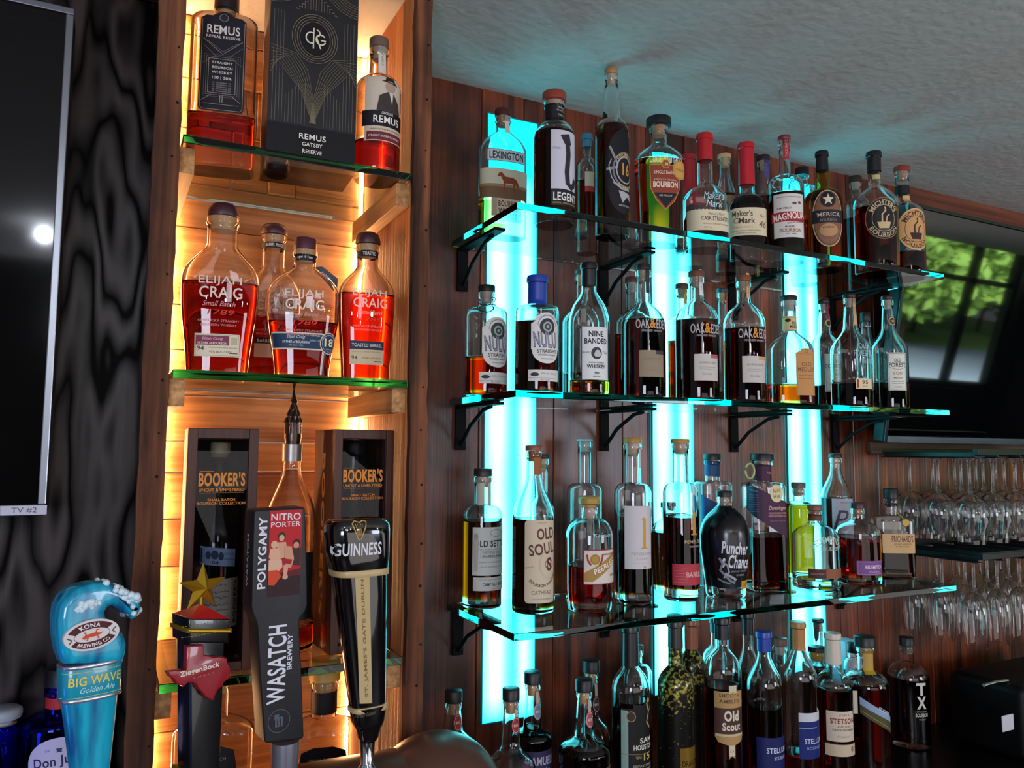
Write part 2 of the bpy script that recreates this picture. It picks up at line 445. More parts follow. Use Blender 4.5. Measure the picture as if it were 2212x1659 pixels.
# --- ceiling
m, nt, o = newmat('plaster'); L = nt.links.new
b = N(nt, 'ShaderNodeBsdfPrincipled'); b.inputs['Base Color'].default_value = (.50, .49, .47, 1); b.inputs['Roughness'].default_value = .85
tc = N(nt, 'ShaderNodeTexCoord'); n1 = N(nt, 'ShaderNodeTexNoise'); n1.inputs['Scale'].default_value = 55; n1.inputs['Detail'].default_value = 6
bp = N(nt, 'ShaderNodeBump'); bp.inputs['Strength'].default_value = .6; bp.inputs['Distance'].default_value = .004
L(tc.outputs['Object'], n1.inputs[0]); L(n1.outputs[0], bp.inputs['Height']); L(bp.outputs[0], b.inputs['Normal']); L(b.outputs[0], o.inputs[0])
PLASTER = m
boxobj('ceiling', (-3, -1.3, ZC), (9.6, YW+.3, ZC+.1), PLASTER, bev=0, kind='structure')
boxobj('ceiling', (-3, -3.2, 2.95), (9.6, -1.3, 3.05), PLASTER, bev=0, kind='structure')
boxobj('trim_4', (-3, -1.32, ZC), (9.6, -1.3, 2.95), PLASTER, bev=0, kind='structure')
boxobj('floor', (-3, -3.2, -.1), (9.6, YW+.3, 0), wood('floor_boards', '2a1810', '3d2618', 'X', .5, .5), bev=0, kind='structure')
# --- back wall of upright boards, right of the cabinet
WALLW = wood('wall_boards', '321006', '954219', 'Z', 1.0, .42, coat=.35, bump=.6, island=.42, stain=.7)
bm = bmesh.new(); x = .425; random.seed(11)
while x < 4.6:
    w = random.uniform(.06, .13); bx(bm, (x+.0006, YW-random.uniform(0, .002), ZB-.3), (min(x+w, 4.6)-.0006, YW+.02, ZC), .0012, segs=1); x += w
bmobj('wall_back', bm, WALLW, kind='structure')
boxobj('trim_1', (1.905, YW-.024, ZC-.052), (4.6, YW-.0025, ZC-.001), wood('trim_timber', '4a2417', '8a4a30', 'X', 1, .6, island=.1), bev=.004, kind='structure')
boxobj('trim_2', (1.74, YW-.018, 1.600), (4.6, YW-.0025, 1.632), wood('trim_rail', '3a2c20', '6b5540', 'X', 1, .6, island=.1), bev=.003, kind='structure')
# --- wall left of the cabinet (charred oak boards)
OAK = wood('charred_oak', '040303', '2e211d', 'Z', .32, .42, coat=0, bump=.3, island=.1, rings=1.5, spec=.34, fine=.85, specvar=True)
bm = bmesh.new()
for x0, x1 in ((-1.6, -.62), (-.62, -.245), (-.243, .0495)): bx(bm, (x0, 1.19, .6), (x1-.001, 1.21, ZC), .001, segs=1)
bmobj('wall_left', bm, OAK, kind='structure')
ROUGH = wood('barn_wood', '2a1812', '7a5238', 'X', 1.0, .8, bump=.8, island=.2, stain=.5)
boxobj('trim_3', (-1.6, 1.165, 2.232), (.0495, 1.1885, 2.30), wood('header_timber', '1c0f0a', '4b2a1c', 'X', 1, .8, bump=.8), bev=.003, kind='structure')
# --- rear and right walls of the room, with the window that the television mirrors
GREY = pm('3a3532', .8)
WX0, WX1, WZ0, WZ1 = 6.35, 9.15, .90, 2.66
ZC2 = 2.95
bm = bmesh.new()
bx(bm, (-3, -3.2, 0), (WX0, -3.05, ZC2)); bx(bm, (WX0, -3.2, 0), (9.6, -3.05, WZ0)); bx(bm, (WX1, -3.2, WZ0), (9.6, -3.05, ZC2)); bx(bm, (WX0, -3.2, WZ1), (WX1, -3.05, ZC2))
bmobj('wall_rear', bm, GREY, kind='structure')
boxobj('wall_right', (9.5, -3.05, 0), (9.6, YW, ZC), GREY, bev=0, kind='structure')
win = empty('window_1', (0, 0, 0), kind='structure')
bm = bmesh.new(); fm_ = pm('191716', .5)
for a, b_ in (((WX0, -3.16, WZ0), (WX0+.07, -3.06, WZ1)), ((WX1-.07, -3.16, WZ0), (WX1, -3.06, WZ1)), ((WX0, -3.16, WZ0), (WX1, -3.06, WZ0+.07)), ((WX0, -3.16, WZ1-.07), (WX1, -3.06, WZ1)),
              ((8.32, -3.14, WZ0), (8.44, -3.08, WZ1)), ((7.2, -3.14, WZ0), (7.3, -3.08, WZ1)), ((WX0, -3.14, 2.08), (WX1, -3.08, 2.14))): bx(bm, a, b_, .004)
bmobj('window_frame', bm, fm_, win)
# outside: lawn, car park, trees
boxobj('lawn', (-5, -60, -.3), (60, -3.3, -.2), pm('76a858', .9), bev=0, label='strip of lawn and ground outside the window behind the bar', cat='lawn')
boxobj('car_park', (-5, -16, -.2), (60, -7.0, -.19), pm('8ea2ba', .8), bev=0, label='pale tarmac of the car park outside the window', cat='car park')
def tree(x, y, h, r, desc, seed):
    rnd = random.Random(seed); t = empty('tree', (x, y, -.188), label=desc, cat='tree', group='trees outside the window')
    bm = bmesh.new(); tubepath(bm, [(0, 0, 0), (.1, 0, h*.3), (0, .1, h*.6)], [.10, .08, .05])
    for k in range(6):
        a = rnd.uniform(0, 6.28); tubepath(bm, [(0.05, 0, h*.3), (math.cos(a)*r*.5, math.sin(a)*r*.5, h*.6)], [.05, .02])
    bmobj('trunk', bm, pm('3a2a20', .9), t, smooth=True)
    V, F = [], []
    for k in range(3200):
        a = rnd.uniform(0, 6.28); ph = math.acos(rnd.uniform(-1, 1)); q = r*rnd.uniform(.35, 1)**.5
        c = Vector((math.cos(a)*math.sin(ph)*q, math.sin(a)*math.sin(ph)*q, h*.46+math.cos(ph)*q*.72)); s = rnd.uniform(.045, .10)*(1+r*.45)
        e1 = Vector((rnd.gauss(0, 1), rnd.gauss(0, 1), rnd.gauss(0, 1))).normalized(); e2 = e1.orthogonal().normalized()
        i = len(V); V += [c-e1*s, c+e2*s*.5, c+e1*s, c-e2*s*.5]; F.append((i, i+1, i+2, i+3))
    meshobj('foliage', V, F, pm('86b04c', .7), t, smooth=False)
for k, (x, y, h, r, d) in enumerate(((11.2, -8.6, 3.6, 1.5, 'small leafy tree nearest the window'), (15.2, -13.5, 6.6, 3.0, 'broad green tree beyond the car park'),
                                     (22.5, -14.5, 7.4, 3.4, 'green tree at the right of the car park'), (30.5, -20, 9.5, 4.4, 'distant wide tree behind the others'), (20.5, -23.5, 9, 4.2, 'tall tree at the far side of the car park'), (41, -24, 10, 5.0, 'farthest tree at the edge of the view outside'))):
    tree(x, y, h, r, d, k)
# --- cabinet of reclaimed timber
XL, XR = .067, .397
cab = empty('display_cabinet', (.23, 1.26, ZB), label='reclaimed timber display cabinet with warm lit recess between dark wall and blue lit wall', cat='cabinet')
cab.location = (0, 0, 0)
PLANK = wood('backing_planks', '9a5f30', 'dca468', 'X', .8, .62, bump=1.0, island=.55, fine=.6, stain=.3)
bm = bmesh.new(); random.seed(5); z = ZB+.002
while z < ZC-.002:
    h = random.choice((.05, .075, .085, .11, .13)); z1 = min(z+h, ZC-.001)
    cuts = [XL] + sorted(random.uniform(XL+.06, XR-.06) for _ in range(random.choice((0, 0, 1, 3)))) + [XR]
    for a, c in zip(cuts, cuts[1:]):
        if c-a > .015: bx(bm, (a+.0008, YW-.010-random.uniform(0, .009), z+.0009), (c-.0008, YW, z1-.0009), .0012, segs=1)
    z = z1
bmobj('back_panel', bm, PLANK, cab)
SIDE = wood('side_planks', 'a8592a', 'cf8848', 'Z', .8, .6, bump=.5, island=.2, fine=.3)
for sx in (0, 1):
    bm = bmesh.new()
    X0, X1 = ((XL-.016, XL) if sx == 0 else (XR, XR+.016))
    for a, c in ((YF+.012, YF+.10), (YF+.101, YF+.20), (YF+.201, YW+.0)): bx(bm, (X0, a, ZB), (X1, c, ZC-.001), .0008, segs=1)
    bmobj('side_panel', bm, SIDE, cab)
POST = wood('post_timber', '34190e', '945a38', 'Z', 1.0, .85, bump=1.0, island=.1, stain=.5)
HOLE = pm('0a0605', .9)
def post(x0, x1, w1=0):
    bm = bmesh.new(); n = 46; rows = []
    for i in range(n+1):
        z = ZB+(ZC-.001-ZB)*i/n; j = lambda a: random.uniform(-a, a)
        A, B = x0+w1*(1-i/n)+j(.0012), x1+w1*(1-i/n)+j(.0014)
        rows.append([bm.verts.new(p) for p in ((A, YF+.014, z), (A+.0008, YF+j(.0005), z), ((A+B)/2, YF-.0012+j(.0005), z), (B-.001, YF+j(.0006), z), (B, YF+.014, z))])
    for i in range(n):
        for k in range(4): bm.faces.new((rows[i][k], rows[i][k+1], rows[i+1][k+1], rows[i+1][k]))
        bm.faces.new((rows[i][4], rows[i][0], rows[i+1][0], rows[i+1][4]))
    bm.faces.new(rows[0]); bm.faces.new(rows[-1][::-1])
    for k in range(15):
        c = Vector((x1+w1*.5-.008+random.uniform(-.003, .003), YF-.0012, ZB+.35+k*.075+random.uniform(-.02, .02)))
        r_ = bmesh.ops.create_icosphere(bm, subdivisions=1, radius=random.uniform(.0012, .0024), matrix=Matrix.Translation(c))
        for f_ in set(f for v in r_['verts'] for f in v.link_faces): f_.material_index = 1
    bmobj('post', bm, [POST, HOLE], cab)
random.seed(3)
post(.0335, XL+.0005); post(XR+.0005, .426, .004)
CLEAT = wood('cleat_pine', '94602f', 'd09a60', 'Y', 1.0, .6, bump=.3, island=.15)
for zt in (C1, C2, C3):
    for sx in (0, 1):
        X0, X1 = ((XL+.0002, XL+.020) if sx == 0 else (XR-.022, XR-.0002))
        boxobj('cleat', (X0, YF+.012, zt-.012-.036), (X1, YW-.022, zt-.0122), CLEAT, cab, bev=.0012)
WARM = (1.0, .57, .25)
def emit(name, col, s):
    m, nt, o = newmat(name); e = N(nt, 'ShaderNodeEmission'); e.inputs[0].default_value = (*col, 1); e.inputs[1].default_value = s; nt.links.new(e.outputs[0], o.inputs[0]); return m
LEDW = emit('warm_led', WARM, 112)
# the led strips run full height in the two rear corners (one piece per tier)
tiers = [(ZB+.01, C3-.0125), (C3+.001, C2-.0125), (C2+.001, C1-.0125), (C1+.001, ZC-.01)]
for sx in (0, 1):
    x = XL+.0075 if sx == 0 else XR-.0075
    for (a, c) in tiers:
        boxobj('light_strip', (x-.0035, YW-.0255, a), (x+.0035, YW-.0215, c), LEDW, cab, bev=0)
# --- glass plates
GREEN = slabglass((.06, .84, .74), 17); AQUA = slabglass((.25, .92, .90), 26)
def plate(name, x0, x1, zt, y0, y1, th, m, desc, grp):
    boxobj(name, (x0, y0, zt-th), (x1, y1, zt), m, None, bev=.0009, label=desc, cat='shelf', group=grp)
for zt, d in ((C1, 'green edged glass shelf topmost in the warm lit cabinet'), (C2, 'green edged glass shelf under the four red filled flasks in the cabinet'), (C3, 'green edged glass shelf lowest in the cabinet, under the two boxed bottles')):
    plate('glass_shelf', XL+.003, XR-.003, zt, YF+.0145 if False else YF-.004, YW-.027, .0118, GREEN, d, 'green glass shelves in the cabinet')
for zt, d in ((S1, 'long clear glass shelf nearest the ceiling on the blue lit wall'), (S2, 'long clear glass shelf in the middle of the blue lit wall'), (S3, 'long clear glass shelf lowest on the blue lit wall')):
    plate('glass_shelf', .578, 1.668, zt, YF, YW-.004, .0115, AQUA, d, 'clear glass shelves on the wall')
# --- brackets
BLK = pm('040405', .7, spec=.15)
for zt, w_ in ((S1-.0117, 'top'), (S2-.0117, 'middle'), (S3-.0117, 'lowest')):
    for k, x in enumerate((.600, .93, 1.29, 1.625)):
        t = empty('shelf_bracket', (x, YW-.003, zt), label='black metal bracket under the %s glass shelf, %s' % (w_, ('at its left end', 'right of the left light panel', 'between the middle and right light panels', 'at its right end')[k]), cat='bracket', group='black shelf brackets')
        bm = bmesh.new(); bx(bm, (-.011, -.17, -.006), (.011, -.001, -.0004), .001); bmobj('arm', bm, BLK, t)
        bm = bmesh.new(); bx(bm, (-.011, -.006, -.085), (.011, -.0005, -.0062), .001); bmobj('wall_plate', bm, BLK, t)
        bm = bmesh.new(); tubepath(bm, [(0, -.14, -.008), (0, -.11, -.012), (0, -.05, -.04), (0, -.008, -.075)], .0038); bmobj('brace', bm, BLK, t, smooth=True)
# --- light panels
m, nt, o = newmat('cyan_light_panel'); L = nt.links.new
tc = N(nt, 'ShaderNodeTexCoord'); sp = N(nt, 'ShaderNodeSeparateXYZ'); L(tc.outputs['Object'], sp.inputs[0])
def math_(op, a, b=None, c=None):
    n_ = N(nt, 'ShaderNodeMath', operation=op)
    for i, v in enumerate((a, b, c)):
        if v is None: continue
        if isinstance(v, (int, float)): n_.inputs[i].default_value = v
        else: L(v, n_.inputs[i])
    return n_.outputs[0]
nz = N(nt, 'ShaderNodeTexNoise'); nz.inputs['Scale'].default_value = 3.2; nz.inputs['Detail'].default_value = 1
mpz = N(nt, 'ShaderNodeMapping'); mpz.inputs['Scale'].default_value = (.4, 1, 1); L(tc.outputs['Object'], mpz.inputs[0]); L(mpz.outputs[0], nz.inputs['Vector'])
def gauss(x0, s): return math_('EXPONENT', math_('MULTIPLY', math_('POWER', math_('DIVIDE', math_('SUBTRACT', sp.outputs['X'], x0), s), 2), -1))
# hot lines of the two led tapes behind the diffuser, dying out at its top end
g = math_('ADD', gauss(-.030, .022), math_('MULTIPLY', gauss(.032, .014), .8))
top = N(nt, 'ShaderNodeMapRange'); top.inputs['From Min'].default_value = .95; top.inputs['From Max'].default_value = 1.08; top.inputs['To Min'].default_value = 1; top.inputs['To Max'].default_value = 0.0
L(sp.outputs['Z'], top.inputs[0])
low = N(nt, 'ShaderNodeMapRange'); low.inputs['From Min'].default_value = 0; low.inputs['From Max'].default_value = .05; L(sp.outputs['Z'], low.inputs[0])
k = math_('MULTIPLY', math_('MULTIPLY', g, top.outputs[0]), low.outputs[0])
k = math_('MULTIPLY', k, math_('ADD', .35, math_('MULTIPLY', nz.outputs[0], 1.3)))
cm_ = N(nt, 'ShaderNodeMix', data_type='RGBA'); cm_.inputs[6].default_value = (.0015, .17, .21, 1); cm_.inputs[7].default_value = (.13, .95, 1.05, 1); L(k, cm_.inputs[0]); cm_.clamp_factor = False
e = N(nt, 'ShaderNodeEmission'); L(cm_.outputs[2], e.inputs[0]); e.inputs[1].default_value = 9.5
L(e.outputs[0], o.inputs[0]); CYAN = m
for k_, (x, d) in enumerate(((.6503, 'left'), (1.0548, 'middle'), (1.457, 'right'))):
    t = empty('light_panel', (x+.0585, YW-.0035, 1.084), label='glowing cyan upright light panel let into the wall, %s of the three' % {'left': 'nearest the cabinet', 'middle': 'middle one', 'right': 'farthest from the cabinet'}[d], cat='light panel', group='cyan light panels')
    bm = bmesh.new(); bx(bm, (-.0562, -.003, .002), (.0562, .0, 1.196)); bmobj('diffuser', bm, CYAN, t)
    bm = bmesh.new()
    for a, c in (((-.0585, -.0035, 0), (-.0563, 0, 1.198)), ((.0563, -.0035, 0), (.0585, 0, 1.198)), ((-.0563, -.0035, 0), (.0563, 0, .002)), ((-.0563, -.0035, 1.196), (.0563, 0, 1.198))): bx(bm, a, c)
    bmobj('edge_frame', bm, pm('0a7f95', .3), t)
# --- back counter
boxobj('back_counter', (-1.6, .98, ZB-.05), (4.6, YW-.003, ZB-.0005), pm('050506', .3, spec=.4), bev=.003, label='black glossy back counter carrying the lowest row of bottles', cat='counter')
# --- television on the left
SCR = pm('020203', .06, spec=.6); BEZ = pm('8d8f96', .3, metal=.9)
tv = empty('television', (0, 0, 0), label='black flat television with silver rim on the dark wall, marked TV 2', cat='television')
YT = 1.10
a = at(155, 22, YT); b_ = at(105, 1112, YT)
x1 = (a.x+b_.x)/2; z1, z0 = a.z, b_.z; x0 = x1-1.05
tilt = 0
bm = bmesh.new(); bx(bm, (x0, YT, z0), (x1, YT+.05, z1), .004); bmobj('housing', bm, pm('101014', .4), tv)
bm = bmesh.new(); fw_ = .0085
for p, q in (((x0, YT-.006, z0), (x1, YT-.0002, z0+fw_*1.5)), ((x0, YT-.006, z1-fw_), (x1, YT-.0002, z1)), ((x0, YT-.006, z0+fw_*1.5), (x0+fw_, YT-.0002, z1-fw_)), ((x1-fw_, YT-.006, z0+fw_*1.5), (x1, YT-.0002, z1-fw_))): bx(bm, p, q, .0012)
bmobj('rim', bm, BEZ, tv)
boxobj('screen', (x0+fw_, YT-.003, z0+fw_*1.5), (x1-fw_, YT-.0004, z1-fw_), SCR, tv, bev=0)
boxobj('wall_mount', (x0+.35, YT+.0502, z0+.3), (x1-.35, 1.1898, z0+.55), BLK, tv, bev=.002)
lp = at(52, 1104, YT-.006)
printmesh('label', [R(-34, -8, 34, 8, 'b9b7c4'), T('TV #2', 0, 0, 38, 10, '4a4a58', 0)], .00068, lambda u, v, f: Vector((lp.x+u, YT-.0061-f, z0+fw_*.75+v)), tv, step=0)
# --- television on the right, tipped forward
tv = empty('television', (0, 0, 0), label='large black television tipped forward above the hanging glasses, mirroring a window', cat='television')
t_ = R_(9.5); bl = Vector((1.679, 1.30, 1.629)); upv = Vector((0, -math.sin(t_), math.cos(t_))); rv = Vector((1, 0, 0)); nv = rv.cross(upv)
hT = .578; wT = 1.02
MT = Matrix((rv, -nv if False else nv, upv)).transposed().to_4x4()
MT = Matrix(((1, 0, 0, bl.x), (0, math.cos(t_), -math.sin(t_), bl.y), (0, math.sin(t_), math.cos(t_), bl.z), (0, 0, 0, 1)))
def tb(name, a, b, m, bev=.001):
    bm = bmesh.new(); bx(bm, a, b, bev, mat=MT); return bmobj(name, bm, m, tv)
tb('housing', (0, .0005, 0), (wT, .032, hT), pm('09090c', .4), .003)
tb('screen', (.009, -.0015, .016), (wT-.009, .0003, hT-.009), pm('020305', .03, spec=.95, coat=1))
bm = bmesh.new()
for a, c in (((0, -.004, 0), (.0085, .0004, hT)), ((wT-.0085, -.004, 0), (wT, .0004, hT)), ((.0085, -.004, hT-.0085), (wT-.0085, .0004, hT))): bx(bm, a, c, .001, mat=MT)
bmobj('rim', bm, pm('0c0c10', .25), tv)
bm = bmesh.new(); bx(bm, (.0085, -.005, 0), (wT-.0085, .0004, .0155), .001, mat=MT); bmobj('silver_bar', bm, pm('8f9aa2', .25, metal=.8), tv)
boxobj('wall_mount', (1.95, 1.335, 1.72), (2.35, YW-.003, 2.0), BLK, tv, bev=.003)
# --- lights
def area(name, loc, target, size, col, p, sy=None):
    l = bpy.data.lights.new(name, 'AREA'); l.energy = p; l.color = col; l.size = size
    if sy: l.shape = 'RECTANGLE'; l.size_y = sy
    o = bpy.data.objects.new(name, l); COL.objects.link(o); o.location = loc
    o.rotation_euler = (Vector(target)-Vector(loc)).to_track_quat('-Z', 'Y').to_euler(); return o
area('daylight_outdoors', (13, -3.6, 7), (15, -14, 0), 9, (.95, 1, .92), 13000, 5)
area('front_window', (-1.5, -2.9, 1.5), (.9, 1.3, 1.2), 1.7, (.78, .84, 1), 105, 1.1)
area('side_window', (3.4, -2.9, 1.5), (1.2, 1.3, 1.3), 1.6, (.78, .84, 1), 62, 1.0)
for i, (x, y, z, c) in enumerate(((-.9, -1.2, 2.12, 0), (-.1, -1.4, 2.1, 0), (.7, -1.3, 2.12, 1), (1.5, -1.5, 2.1, 0), (2.4, -1.2, 2.1, 1), (.2, -2.4, 2.1, 1), (1.9, -2.4, 2.12, 0))):
    l = bpy.data.lights.new('ceiling_lamp', 'POINT'); l.energy = 6.5; l.shadow_soft_size = .03; l.color = (1, .78, .6) if c else (.85, .9, 1)
    o_ = bpy.data.objects.new('ceiling_lamp', l); COL.objects.link(o_); o_.location = (x, y, z)
l = bpy.data.lights.new('blue_bar_lamp', 'POINT'); l.energy = .9; l.shadow_soft_size = .04; l.color = (.03, .08, 1)
o_ = bpy.data.objects.new('blue_bar_lamp', l); COL.objects.link(o_); o_.location = (-.36, .93, 1.17)
w = bpy.data.worlds.new('world'); sc.world = w; w.use_nodes = True
w.node_tree.nodes['Background'].inputs[0].default_value = (.62, .64, .70, 1); w.node_tree.nodes['Background'].inputs[1].default_value = .30
for nm, loc, s in (('added_ceiling_fill', (1.0, -1.0, 1.25), 1.6), ('added_ceiling_fill', (3.2, -.6, 1.25), 1.6)):  # unseen fill lamps, added only to brighten the ceiling
    area(nm, loc, (loc[0]+.2, loc[1]+.9, 3.2), s, (1, .95, .92), 12)
area('added_highlight_lamp', (.04, -3.0, 2.45), (-.1, 1.2, 1.7), .5, (.75, .85, 1), 7, .45)  # area lamp added for the glossy patch on the oak boards, no window there
l = bpy.data.lights.new('ceiling_lamp', 'POINT'); l.energy = 4; l.shadow_soft_size = .011; l.color = (.8, .88, 1)
o_ = bpy.data.objects.new('ceiling_lamp', l); COL.objects.link(o_); v_ = at(95, 507, 1.097); d_ = v_-CAM; o_.location = v_+Vector((d_.x, -d_.y, d_.z))*1.686
# --- render look
sc.view_settings.view_transform = 'Standard'; sc.view_settings.look = 'None'; sc.view_settings.exposure = 0; sc.view_settings.gamma = 1
c = sc.cycles
c.max_bounces = 20; c.transmission_bounces = 18; c.diffuse_bounces = 2; c.glossy_bounces = 5; c.transparent_max_bounces = 40; c.volume_bounces = 0
c.caustics_refractive = True; c.caustics_reflective = True; c.blur_glossy = .6; c.sample_clamp_indirect = 4; c.sample_clamp_direct = 0
c.use_adaptive_sampling = True; c.adaptive_threshold = .02; c.use_denoising = True
# ================================================================ cabinet bottles
GC = 'bottles on the cabinet shelves'
W_ = 'e9e4da'; K_ = '15131a'
# --- top shelf
d = [('p', [(-40, -112), (40, -112), (44, -106), (44, 88), (34, 96), (22, 96), (0, 112), (-22, 96), (-34, 96), (-44, 88), (-44, -106)], '16151f'),
     Ln([(-41, 86), (-41, -104), (-37, -109), (37, -109), (41, -104), (41, 86)], 1.2, '8f877c'),
     T('REMUS', 0, 66, 64, 19, 'd9d4cc'), T('REPEAL RESERVE', 0, 50, 66, 6, 'cfcac2'),
     P([(-8, 97), (0, 104), (8, 97), (8, 89), (0, 84), (-8, 89)], '26242f'), Ln([(-8, 97), (0, 104), (8, 97), (8, 89), (0, 84), (-8, 89), (-8, 97)], 1, '9a938a'),
     Ln([(-38, 44), (0, 12), (38, 44)], 1.2, '8f877c'), Ln([(-30, 40), (0, 18), (30, 40)], 1.2, '6f685f'),
     Ln([(-38, 30), (-14, 8), (-38, -10)], 1, '6f685f'), Ln([(38, 30), (14, 8), (38, -10)], 1, '6f685f'),
     Fr(-27, -74, 27, 2, 1.2, '8f877c'), Fr(-31, -78, 31, 6, 1.0, '6f685f'), Fr(-35, -82, 35, 10, .9, '5d574f')]
for i, (s_, w_) in enumerate((('STRAIGHT', 40), ('BOURBON', 40), ('WHISKEY', 40))): d.append(T(s_, 0, -7-i*10.5, w_, 5.5, 'cfcac2'))
d += [T('100 | 50%', 0, -41, 38, 8, 'd9d4cc')]
for i in range(5): d.append(T('101  VOL RESERVE  47%', 0, -51-i*4.6, 36, 2.6, '9a948c'))
d += [Ln([(-38, -92), (-20, -78)], 1.2, '8f877c'), Ln([(38, -92), (20, -78)], 1.2, '8f877c'), Ln([(-34, -98), (34, -98)], 1, '8f877c'), R(-3, -94, -1.5, -78, '8f877c'), R(1.5, -94, 3, -78, '8f877c')]
bottle('tall flat rectangular bottle with large dark label and a little red liquor, top cabinet shelf', 485, 143, -6, C1, Y=1.225, sh=62, nk=40, nr=.0165, cap=('disc', '17151c', 34), liq=262,
       q=.62, n=7, st='q', rot=12, dec=[(150, [(it if it[0] != 'x' else it) for it in d], {'sx': 1.03}), (20, [R(-30, -10, 30, 10, '17151c')], {'nm': 'neck_label'})], group=GC, sig=(10, 60, 160), lip=.001)
# black box beside it
def box_thing(name, desc, cat, xl, xr, ytop, ybase, Z, Y, dep, rot, m, group=None):
    p0 = at(xl, ybase, Y); p1 = at(xr, ybase, Y); w_ = (p1.x-p0.x)/math.cos(R_(rot)); h_ = at((xl+xr)/2, ytop, Y).z-Z
    t = empty(name, (p0.x, Y, Z), R_(-rot), label=desc, cat=cat, group=group); return t, w_, h_
t, w_, h_ = box_thing('gift_box', 'tall black gift box with fine golden line pattern, between two bottles', 'box', 574, 764, -60, 340, C1, 1.150, .085, 3, None)
BX = pm('101017', .5); 
boxobj('carton', (0, 0, 0), (w_, .085, h_), BX, t, bev=.0008)
u_ = depth(t.location)/FPX
def fmap(cx, cz, y=0): return lambda u, v, f: Vector((cx+u, y-f, cz+v))
hw = w_/u_/2; g = 'b9a88c'; L_ = []
L_ += [R(-hw+1, -50, hw-1, 32, '0b0b10')]
for x in range(-88, 89, 7):
    if abs(x) < 18: continue
    L_.append(R(x-.35, 36, x+.35, 38+ (250 if abs(x) > 60 else 120-abs(x)), '77705f'))
for i in range(9):
    L_.append(Ln([(0+4-i*1.0+3, 40), (-3-i*3, 110), (-14-i*7, 160), (-40-i*5, 195-i*3), (-hw+3, 205-i*8)], .7, '84795f'))
    L_.append(Ln([(0-4+i*1.0-3, 40), (3+i*3, 110), (14+i*7, 160), (40+i*5, 195-i*3), (hw-3, 205-i*8)], .7, '84795f'))
for i in range(4): L_.append(O(0, 235, 34+i*5.5, 40+i*5.5, .9, '8a7c60'))
L_.append(E(0, 235, 32, 38, '0c0c12'))
for i in range(-7, 8): L_.append(R(i*6-.4, 300, i*6+.4, 345-abs(i)*7, '84795f')); L_.append(R(i*6-.4, 345-abs(i)*7, i*6+5.6, 346-abs(i)*7, '84795f'))
for i in range(6): L_.append(O(-hw, 400, 60+i*6, 70+i*6, .8, '84795f', -90, 0)); L_.append(O(hw, 400, 60+i*6, 70+i*6, .8, '84795f', 180, 270))
L_ = [l for l in L_]
L_ += [O(-9, 234, 13, 14, 3, 'd8ccb4', 60, 300), Ln([(-4, 258), (-4, 210)], 3, 'd8ccb4'), O(2, 247, 9, 9, 3, 'd8ccb4', -90, 90), Ln([(2, 238), (12, 212)], 3, 'd8ccb4'), O(12, 233, 12, 13, 3, 'd8ccb4', 40, 340), Ln([(12, 232), (23, 232)], 3, 'd8ccb4'),
       T('REMUS', 0, 6, 58, 13, 'e5dfd6'), T('GATSBY', 0, -11, 44, 9, 'e0dad0'), T('RESERVE', 0, -27, 42, 9, 'e0dad0')]
printmesh('front_print', L_, u_, fmap(w_/2, 50*u_), t, step=0)
# --- round bottle at right of the box
d = [R(-50, -62, 50, 80, 'c9b9a4'), R(-56, -30, 56, 4, '131217'), R(-50, -62, 50, -33, 'cbb59b'), R(-44, -60, 50, -42, '6a2230'), T('STRAIGHT BOURBON WHISKEY', -2, -51, 76, 5, 'd7c4b4'),
     T('GEORGE', 0, 5-6, 26, 6, 'd9d4cc'), T('REMUS', 0, -15, 60, 16, 'e9e4da'), T('BOURBON', 41, 36, 44, 9, '5a2430', 1, 90),
     T('KING OF THE BOOTLEGGERS', 0, -37, 70, 3, '6a5c50'), E(6, 58, 12, 13, 'a98f7e'), P([(-14, 68), (24, 64), (18, 70), (14, 79), (-2, 81), (-6, 71)], '2b2420'), P([(-24, 4), (-18, 36), (0, 46), (14, 44), (28, 26), (34, 4)], '3b332f'), P([(2, 46), (12, 44), (10, 20)], 'd6cabb')]
bottle('round bottle with portrait label and black name band, right end of top cabinet shelf', 816, 98, 85, C1, Y=1.155, sh=200, nk=170, nr=.0125, nb=.015, cap=('disc', '6b5648', 22, 'b89a70'), liq=315,
       st='q', rot=-8, dec=[(262, d), (135, [RR(-9, -32, 9, 32, 2, 'cfc6b8'), T('G REMUS', 0, 0, 30, 5, '6a6058', 0, 90)], {'nm': 'tax_strip', 'u': 0})], group=GC, sig=(12, 70, 160))
# --- middle shelf: four bottles of one make
EM = 'dccabb'
def elijah(desc, xc, w, top, Y, sh, nk, liq, emb, k, cap, small, dec, neck=None, tb=.80, rot=8, capy=None, q=.58, nr=.0155, st='w', n=2.6, **kw):
    D = [(emb, [T('ELIJAH', 0, 24*k, 86*k, 21*k, EM, 0), T('CRAIG', 2*k, 0, 86*k, 24*k, EM, 1), T(small, 0, -24*k, 64*k, 11*k, 'c99a92', 0, 0, .3), T('1789', 4*k, -42*k, 52*k, 10*k, 'd3352b', 0, 0, .3),
                T('KENTUCKY STRAIGHT', 0, -60*k, 82*k, 5*k, 'cf8a80', 0), T('BOURBON WHISKEY', 0, -69*k, 72*k, 5*k, 'cf8a80', 0)], {'nm': 'lettering'})]+dec
    if neck: D.append((neck[0], [R(-60, -neck[2], 60, neck[2], '191318'), T(neck[1], 0, 0, neck[3], neck[2]*1.1, 'd8cfc6', 1)], {'nm': 'neck_label'}))
    return bottle(desc, xc, w, top, C2, Y=Y, sh=sh, nk=nk, nr=nr, cap=cap, liq=liq, st=st, q=q, n=n, tb=tb, tl=.9, rot=rot, dec=D, group=GC, sig=(13, 90, 200), **kw)
